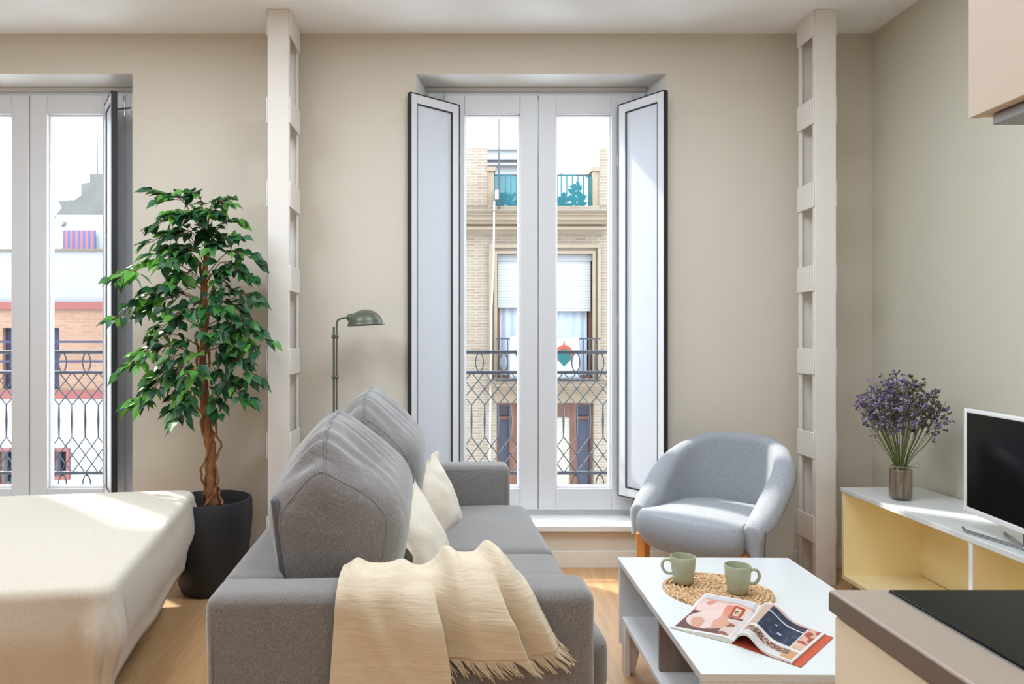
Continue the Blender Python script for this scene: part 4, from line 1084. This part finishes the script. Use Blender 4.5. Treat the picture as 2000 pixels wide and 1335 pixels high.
# ------------------------------------------------------------------ magazine
MZ = TZ + .001
spn, spf = Vector((.764, 1.945)), Vector((.936, 2.174))
mag = thing('magazine', ((spn.x + spf.x) / 2, (spn.y + spf.y) / 2, MZ), 'open glossy magazine with red-toned photographs lying by the mugs', 'magazine')
lf_n, lf_f = Vector((.630, 2.05)), Vector((.818, 2.290)); rt_n, rt_f = Vector((.868, 1.822)), Vector((1.046, 2.002))
C_ = lambda *a: srgb(*a)
def left_col(u, v):              # u 0 outer edge .. 1 spine, v 0 near .. 1 far
    n = .5 + .5 * nz((u * 3, v * 3, 0), 1.3, 2)
    if u < .035 or v < .05 or v > .965: return C_(232, 226, 222)
    if v > .86: return C_(206, 206, 214)
    if abs(v - .845) < .025 and u > .1: return C_(216, 170, 150)
    if u > .93: return C_(222, 216, 214)
    bx_, by_ = (u - .42) / .36, (v - .36) / .24
    if .66 < u < .86 and .56 < v < .80:
        if .70 < u < .80 and .60 < v < .76:
            # the letter on the pale label
            uu, vv = (u - .70) / .10, (v - .60) / .16
            if .2 < uu < .8 and .25 < vv < .75 and (uu < .34 or .44 < uu < .56 or uu > .68 or vv > .66): return C_(60, 40, 32)
            return C_(230, 206, 178)
        return C_(176, 82, 54)
    if (bx_ * bx_ + by_ * by_) < 1: 
        return C_(232, 205, 196) if n > .5 else C_(214, 160, 138)
    if v > .55: 
        return C_(228, 196, 190) if n > .46 else C_(218, 142, 116)
    if u > .72 and v < .5: return C_(220, 196, 190) if n > .45 else C_(150, 84, 74)
    return C_(104, 62, 66) if v < .62 else C_(150, 92, 82)
def right_col(u, v):             # u 0 spine .. 1 outer
    n = .5 + .5 * nz((u * 5, v * 5, 0), 2.2, 7)
    if v < .04 or v > .97 or u > .965: return C_(232, 228, 226)
    if u < .12: return C_(216, 206, 200)
    if .32 < v < .93 and .26 < u < .80:
        if abs(v - .78) < .014 or abs(u - .795) < .012: return C_(226, 222, 220)
        if abs(u - .54) < .03 and abs(v - .5) < .02 or abs(u - .44) < .012 and abs(v - .62) < .012: return C_(216, 220, 230)
        return C_(34, 46, 74) if n < .62 else C_(58, 70, 104)
    if .26 < v <= .32 and u > .15: return C_(226, 222, 222)
    if .16 < u < .85 and .12 < v <= .26:
        q = nz((u * 40, v * 40, 0), 1, 9); return C_(44, 30, 30) if q > .12 else (C_(208, 180, 160) if q > -.15 else C_(140, 66, 50))
    if u >= .80 and v > .5: return C_(178, 84, 62) if n > .5 else C_(222, 178, 160)
    if u >= .78: return C_(214, 160, 112) if v < .35 else C_(222, 186, 166)
    if v <= .12: return C_(222, 214, 214)
    if v >= .93: return C_(220, 176, 164)
    return C_(206, 176, 154)
def lh(u): return .0035 + .010 * smooth01(u) * (1 - .55 * smooth01((u - .93) / .07))
def rh(u): return .006 + .030 * exp(-((u - .24) / .20) ** 2) * smooth01(u / .10) + .006 * (1 - u)
def lift(p): return .0125 * smooth01((.235 - sqrt((p.x - .872) ** 2 + (p.y - 2.348) ** 2)) / .07)
def page(q00, q10, q01, q11, hfn, cf, name, n=(72, 72), dz=0.0):
    def f(u, v):
        a = q00.lerp(q10, u); b = q01.lerp(q11, u); p = a.lerp(b, v); return (p.x, p.y, MZ + hfn(u) + dz + lift(p))
    return MB().grid(f, n[0], n[1], colfn=cf)
M['print'] = attr_mat('printed_page', rough=0.28)
page(lf_n, spn, lf_f, spf, lh, left_col, '', (120, 120)).build('page', M['print'], mag, True, angle=80)
page(spn, rt_n, spf, rt_f, rh, right_col, '', (120, 120)).build('page', M['print'], mag, True, angle=80)
def stack(q00, q10, q01, q11, hfn, base):
    m = MB(); NN = 30
    def lay(hf):
        def f(u, v):
            a = q00.lerp(q10, u).lerp(q01.lerp(q11, u), v); return (a.x, a.y, MZ + hf(u) + lift(a))
        return f
    m.grid(lay(lambda u: hfn(u) - .0006), NN, NN); k = len(m.v); m.grid(lay(lambda u: max(base(u), 0)), NN, NN); L1 = (NN - 1) * NN
    for i in range(NN - 1):
        m.f.append((i, k + i, k + i + 1, i + 1)); m.f.append((L1 + i + 1, k + L1 + i + 1, k + L1 + i, L1 + i))
        a, b = i * NN, (i + 1) * NN; m.f.append((a, b, k + b, k + a)); m.f.append((a + NN - 1, k + a + NN - 1, k + b + NN - 1, b + NN - 1))
    m.mi = [0] * len(m.f); return m
M['paper'] = plain('page_edges', srgb(214, 212, 200), .8, .12, 200)
stack(lf_n, spn, lf_f, spf, lh, lambda u: .001).build('page_block', M['paper'], mag, True, smooth=False)
stack(spn, rt_n, spf, rt_f, rh, lambda u: max(.0015, rh(u) - .0065)).build('page_block', M['paper'], mag, True, smooth=False)
M['coverred'] = plain('red_cover', srgb(196, 84, 58), .35, .06)
dv = (rt_n - spn).normalized() * .022
m = MB(); q = [spn, rt_n + dv, rt_f + dv, spf]; m.prism([(p.x, p.y) for p in q], MZ, MZ + .0012); m.build('cover', M['coverred'], mag, True)
dv2 = (lf_n - spn).normalized() * .003
page(lf_n + dv2, spn, lf_f + dv2, spf, lambda u: .0006, None, '', (30, 30)).build('cover', M['paper'], mag, True, solid=.0008)

# ------------------------------------------------------------------ low console along the right wall
cn = thing('media_console', (2.10, 2.6, 0), 'long low console with glossy white top and open pale yellow compartments', 'console')
CX0, CX1, CY0, CY1, CZ = 1.900, 2.285, 1.76, 3.485, .526
MB().box(CX0 - .004, CX1, CY0, CY1, CZ - .022, CZ).build('console_top', M['gloss'], cn, True, bevel=.002)
MB().box(CX0, CX1, CY1 - .022, CY1 - .002, .085, CZ - .022).build('side_panel', M['cream'], cn, True, bevel=.001)
MB().box(CX0, CX1, CY0 + .002, CY0 + .022, .085, CZ - .022).build('side_panel', M['cream'], cn, True, bevel=.001)
MB().box(CX0, CX1 - .02, CY0 + .022, CY1 - .022, .085, .105).build('bottom_panel', M['cream'], cn, True, bevel=.001)
MB().box(CX1 - .016, CX1 - .002, CY0 + .022, CY1 - .022, .105, CZ - .022).build('back_panel', M['cream'], cn, True)
MB().box(CX0, CX1 - .02, 2.605, 2.625, .105, CZ - .022).build('divider', M['cream'], cn, True, bevel=.001)
MB().box(CX0 - .002, CX0 + .001, 2.605, 2.625, .105, CZ - .022).build('divider_edge', M['white'], cn, True)
for x in (CX0 + .04, CX1 - .04):
    for y in (CY0 + .06, 2.6, CY1 - .06):
        MB().lathe([(.016, 0), (.018, .085)], (x, y, 0), 16).build('foot', M['steel'], cn, True)

# television
ang = math.atan2(2.43 - 2.756, 1.945 - 1.985)
tv = thing('television', (1.985, 2.756, CZ), 'flat television with white frame standing on the glossy white console', 'television', ang)
TVW, TVH, tz = .66, .392, .062
MB().ring(0, TVW, tz, tz + TVH, .016, .016, .020, .014, -.012, .014).build('bezel', M['white'], tv, bevel=.003)
MB().box(.010, TVW - .010, .002, .022, tz + .01, tz + TVH - .01).box(.12, TVW - .12, .02, .045, tz + .03, tz + .26).build('rear_shell', M['white'], tv, bevel=.004)
MB().box(.014, TVW - .014, -.008, .004, tz + .016, tz + TVH - .012).build('screen', M['screen'], tv)
m = MB(); m.tube([(TVW / 2, .012, tz + .06), (TVW / 2, .012, .012)], .016, 16)
m.build('stand_neck', M['chrome'], tv)
m = MB()
m.tube([(.04, -.035, .0060), (.09, -.055, .0060), (TVW / 2, .012, .0085), (TVW - .09, -.055, .0060), (TVW - .04, -.035, .0060)], .0055, 10)
m.tube([(.10, .075, .0060), (TVW / 2, .012, .0085), (TVW - .10, .075, .0060)], .0055, 10)
m.build('stand_foot', M['chrome'], tv)

# jar and dried bouquet
jp = Vector((2.022, 3.22, CZ))
jr = thing('glass_jar', jp, 'small square jar wrapped in rough bark, standing at the far end of the console', 'jar')
def sqr(r, n=32, ex=5):
    out = []
    for k in range(n):
        t = 2 * pi * k / n + .35; c, s = cos(t), sin(t); out.append((math.copysign(abs(c) ** (2 / ex), c) * r, math.copysign(abs(s) ** (2 / ex), s) * r))
    return out
def loft(rs, c):
    m = MB(); n = 32
    for r, z in rs: m.v += [(c.x + a, c.y + b, c.z + z) for a, b in sqr(r)]
    for j in range(len(rs) - 1):
        for i in range(n): m.f.append((j * n + i, j * n + (i + 1) % n, (j + 1) * n + (i + 1) % n, (j + 1) * n + i))
    m.f.append(tuple(range(n))[::-1]); m.mi = [0] * len(m.f); return m
loft([(.036, 0), (.040, .006), (.041, .13), (.036, .142), (.034, .150), (.037, .156), (.034, .156), (.031, .148), (.036, .128), (.036, .01)], jp).build('jar_body', M['jar'], jr, True)
m = MB(); nb = 48
for j in range(12):
    z = .010 + j * .0115
    for k in range(nb):
        t = 2 * pi * k / nb; c, s = cos(t), sin(t); r = .0345 + .0016 * nz((c * 3, s * 3, z * 20), 2, 4) 
        m.v.append((jp.x + math.copysign(abs(c) ** .4, c) * r, jp.y + math.copysign(abs(s) ** .4, s) * r, jp.z + z + .003 * sin(k * 1.7) * (1 if j == 11 else 0)))
for j in range(11):
    for k in range(nb): m.f.append((j * nb + k, j * nb + (k + 1) % nb, (j + 1) * nb + (k + 1) % nb, (j + 1) * nb + k))
m.mi = [0] * len(m.f)
m.build('bark_wrap', M['barkwrap'], jr, True, solid=.0015)
m = MB(); m.tube([(jp.x + .036 * cos(a), jp.y + .036 * sin(a), jp.z + .1485) for a in [2 * pi * q / 24 for q in range(25)]], .0018, 6)
m.tube(smooth_path([jp + Vector(p) for p in ((.034, -.02, .149), (.052, -.03, .166), (.066, -.03, .158), (.060, -.03, .146), (.044, -.028, .148), (.036, -.024, .150))], 6), .0011, 5)
m.tube(smooth_path([jp + Vector(p) for p in ((.034, -.02, .149), (.050, -.03, .148), (.060, -.03, .138), (.066, -.035, .139))], 6), .0011, 5)
m.build('twine_bow', M['twine'], jr, True)
bq = thing('dried_bouquet', jp + Vector((0, 0, .02)), 'bunch of dried purple sea lavender on thin green stems standing in the bark jar', 'flowers')
st = MB(); fl_ = MB(); RB = random.Random(21)
purp = [srgb(122, 104, 146), srgb(152, 136, 184), srgb(100, 84, 116), srgb(120, 100, 122), srgb(166, 152, 196), srgb(92, 76, 88)]
brn = [srgb(96, 80, 78), srgb(116, 96, 92), srgb(84, 70, 72)]
def blob(p, r, c):
    vs = []
    for d in ((1, 0, 0), (-1, 0, 0), (0, 1, 0), (0, -1, 0), (0, 0, 1), (0, 0, -1)):
        vs.append(p + Vector(d) * r * RB.uniform(.7, 1.35))
    fl_.add(vs, [(0, 2, 4), (2, 1, 4), (1, 3, 4), (3, 0, 4), (2, 0, 5), (1, 2, 5), (3, 1, 5), (0, 3, 5)], 0, c)
for k in range(84):
    a = RB.uniform(0, 2 * pi); q = sqrt(RB.random()); rx = .20 * q * cos(a); ry = .15 * q * sin(a)
    h = .385 - .13 * q * q + RB.uniform(-.05, .03) + (.02 if RB.random() < .2 else 0)
    base = jp + Vector((rx * .10, ry * .10, .015)); neck = jp + Vector((rx * .14, ry * .14, .15)); tip = jp + Vector((rx, ry, .155 + h))
    P = smooth_path([base, neck, neck.lerp(tip, .55) + Vector((rx * .02, ry * .02, -.012)), tip], 5)
    g = RB.random(); st.tube(P, [.0013] * len(P), 4)
    warm = rx > .05 and RB.random() < .75
    for b in range(RB.randint(7, 11)):
        f = RB.uniform(.60, 1.0) ** .7; s0 = P[min(len(P) - 1, int(f * (len(P) - 1)))]
        e = s0 + Vector((RB.uniform(-1, 1) * .034, RB.uniform(-1, 1) * .034, RB.uniform(-.005, .042)))
        st.tube([s0, e], .0007, 3)
        for _ in range(RB.randint(3, 5)):
            c = RB.choice(brn if warm else purp); v = RB.uniform(.85, 1.25)
            blob(e + Vector((RB.uniform(-1, 1), RB.uniform(-1, 1), RB.uniform(-1, 1))) * .007, RB.uniform(.0035, .0066), (c[0] * v, c[1] * v, c[2] * v, 1))
st.build('stems', M['stem'], bq, True)
fo = fl_.build('blossoms', M['flower'], bq, True, smooth=False); fo['kind'] = 'stuff'

# ------------------------------------------------------------------ kitchen run in the foreground
KX, KY1, KY0, KZ = .528, 1.0, .36, .90
wt = thing('worktop', (.82, .2, KZ - .032), 'taupe kitchen worktop in the near right corner, under the black hob', 'worktop')
MB().box(KX, 1.118, KY0, KY1, KZ - .031, KZ).build('slab', M['counter'], wt, True, bevel=.003)
MB().box(KX - .0015, KX, KY0 + .002, KY1 - .002, KZ - .0285, KZ - .003).build('edge_band', M['counter_edge'], wt, True)
for i in range(1):
    y1 = KY1 - .003 - i * .6; y0 = y1 - .597
    kc = thing('base_cabinet', (.82, (y0 + y1) / 2, 0), 'beige kitchen base cabinet with plain front, below the taupe worktop', 'cabinet')
    MB().box(KX + .024, 1.118, y0 + .001, y1, .10, KZ - .032).build('cabinet_body', M['kitchen'], kc, True)
    MB().box(KX + .006, KX + .023, y0 + .002, y1 - .001, .11, KZ - .036).build('door', M['kitchen'], kc, True, bevel=.0015)
    MB().box(KX + .06, 1.118, y0 + .001, y1 - .001, 0, .10).build('plinth', M['steel'], kc, True)
hb = thing('induction_hob', (.84, .68, KZ), 'flat black glass cooking hob set into the taupe worktop', 'hob')
MB().box(.602, 1.075, .38, .985, KZ + .0002, KZ + .005).build('glass_surface', M['blackglass'], hb, True, bevel=.002)
MB().box(.6015, 1.0755, .3795, .9855, KZ + .0001, KZ + .002).build('steel_trim', M['steel'], hb, True)
up = thing('wall_cabinet', (.94, .5, 1.574), 'pale peach wall cabinet hanging above the hob in the top right corner', 'cabinet')
MB().box(.778, 1.118, .45, 1.052, 1.574, 2.30).build('cabinet_body', M['kitchen_up'], up, True)
MB().box(.760, .777, .452, 1.052, 1.572, 2.30).build('door', M['kitchen_up'], up, True, bevel=.001)
ho = thing('range_hood', (.95, .78, 1.55), 'steel range hood slotted beneath the pale peach wall cabinet', 'hood')
MB().box(.782, 1.10, .48, 1.035, 1.557, 1.573).build('hood_body', M['steel'], ho, True, bevel=.002)
MB().box(.83, 1.07, .50, .98, 1.553, 1.560).build('filter_grille', M['chrome'], ho, True, bevel=.001)
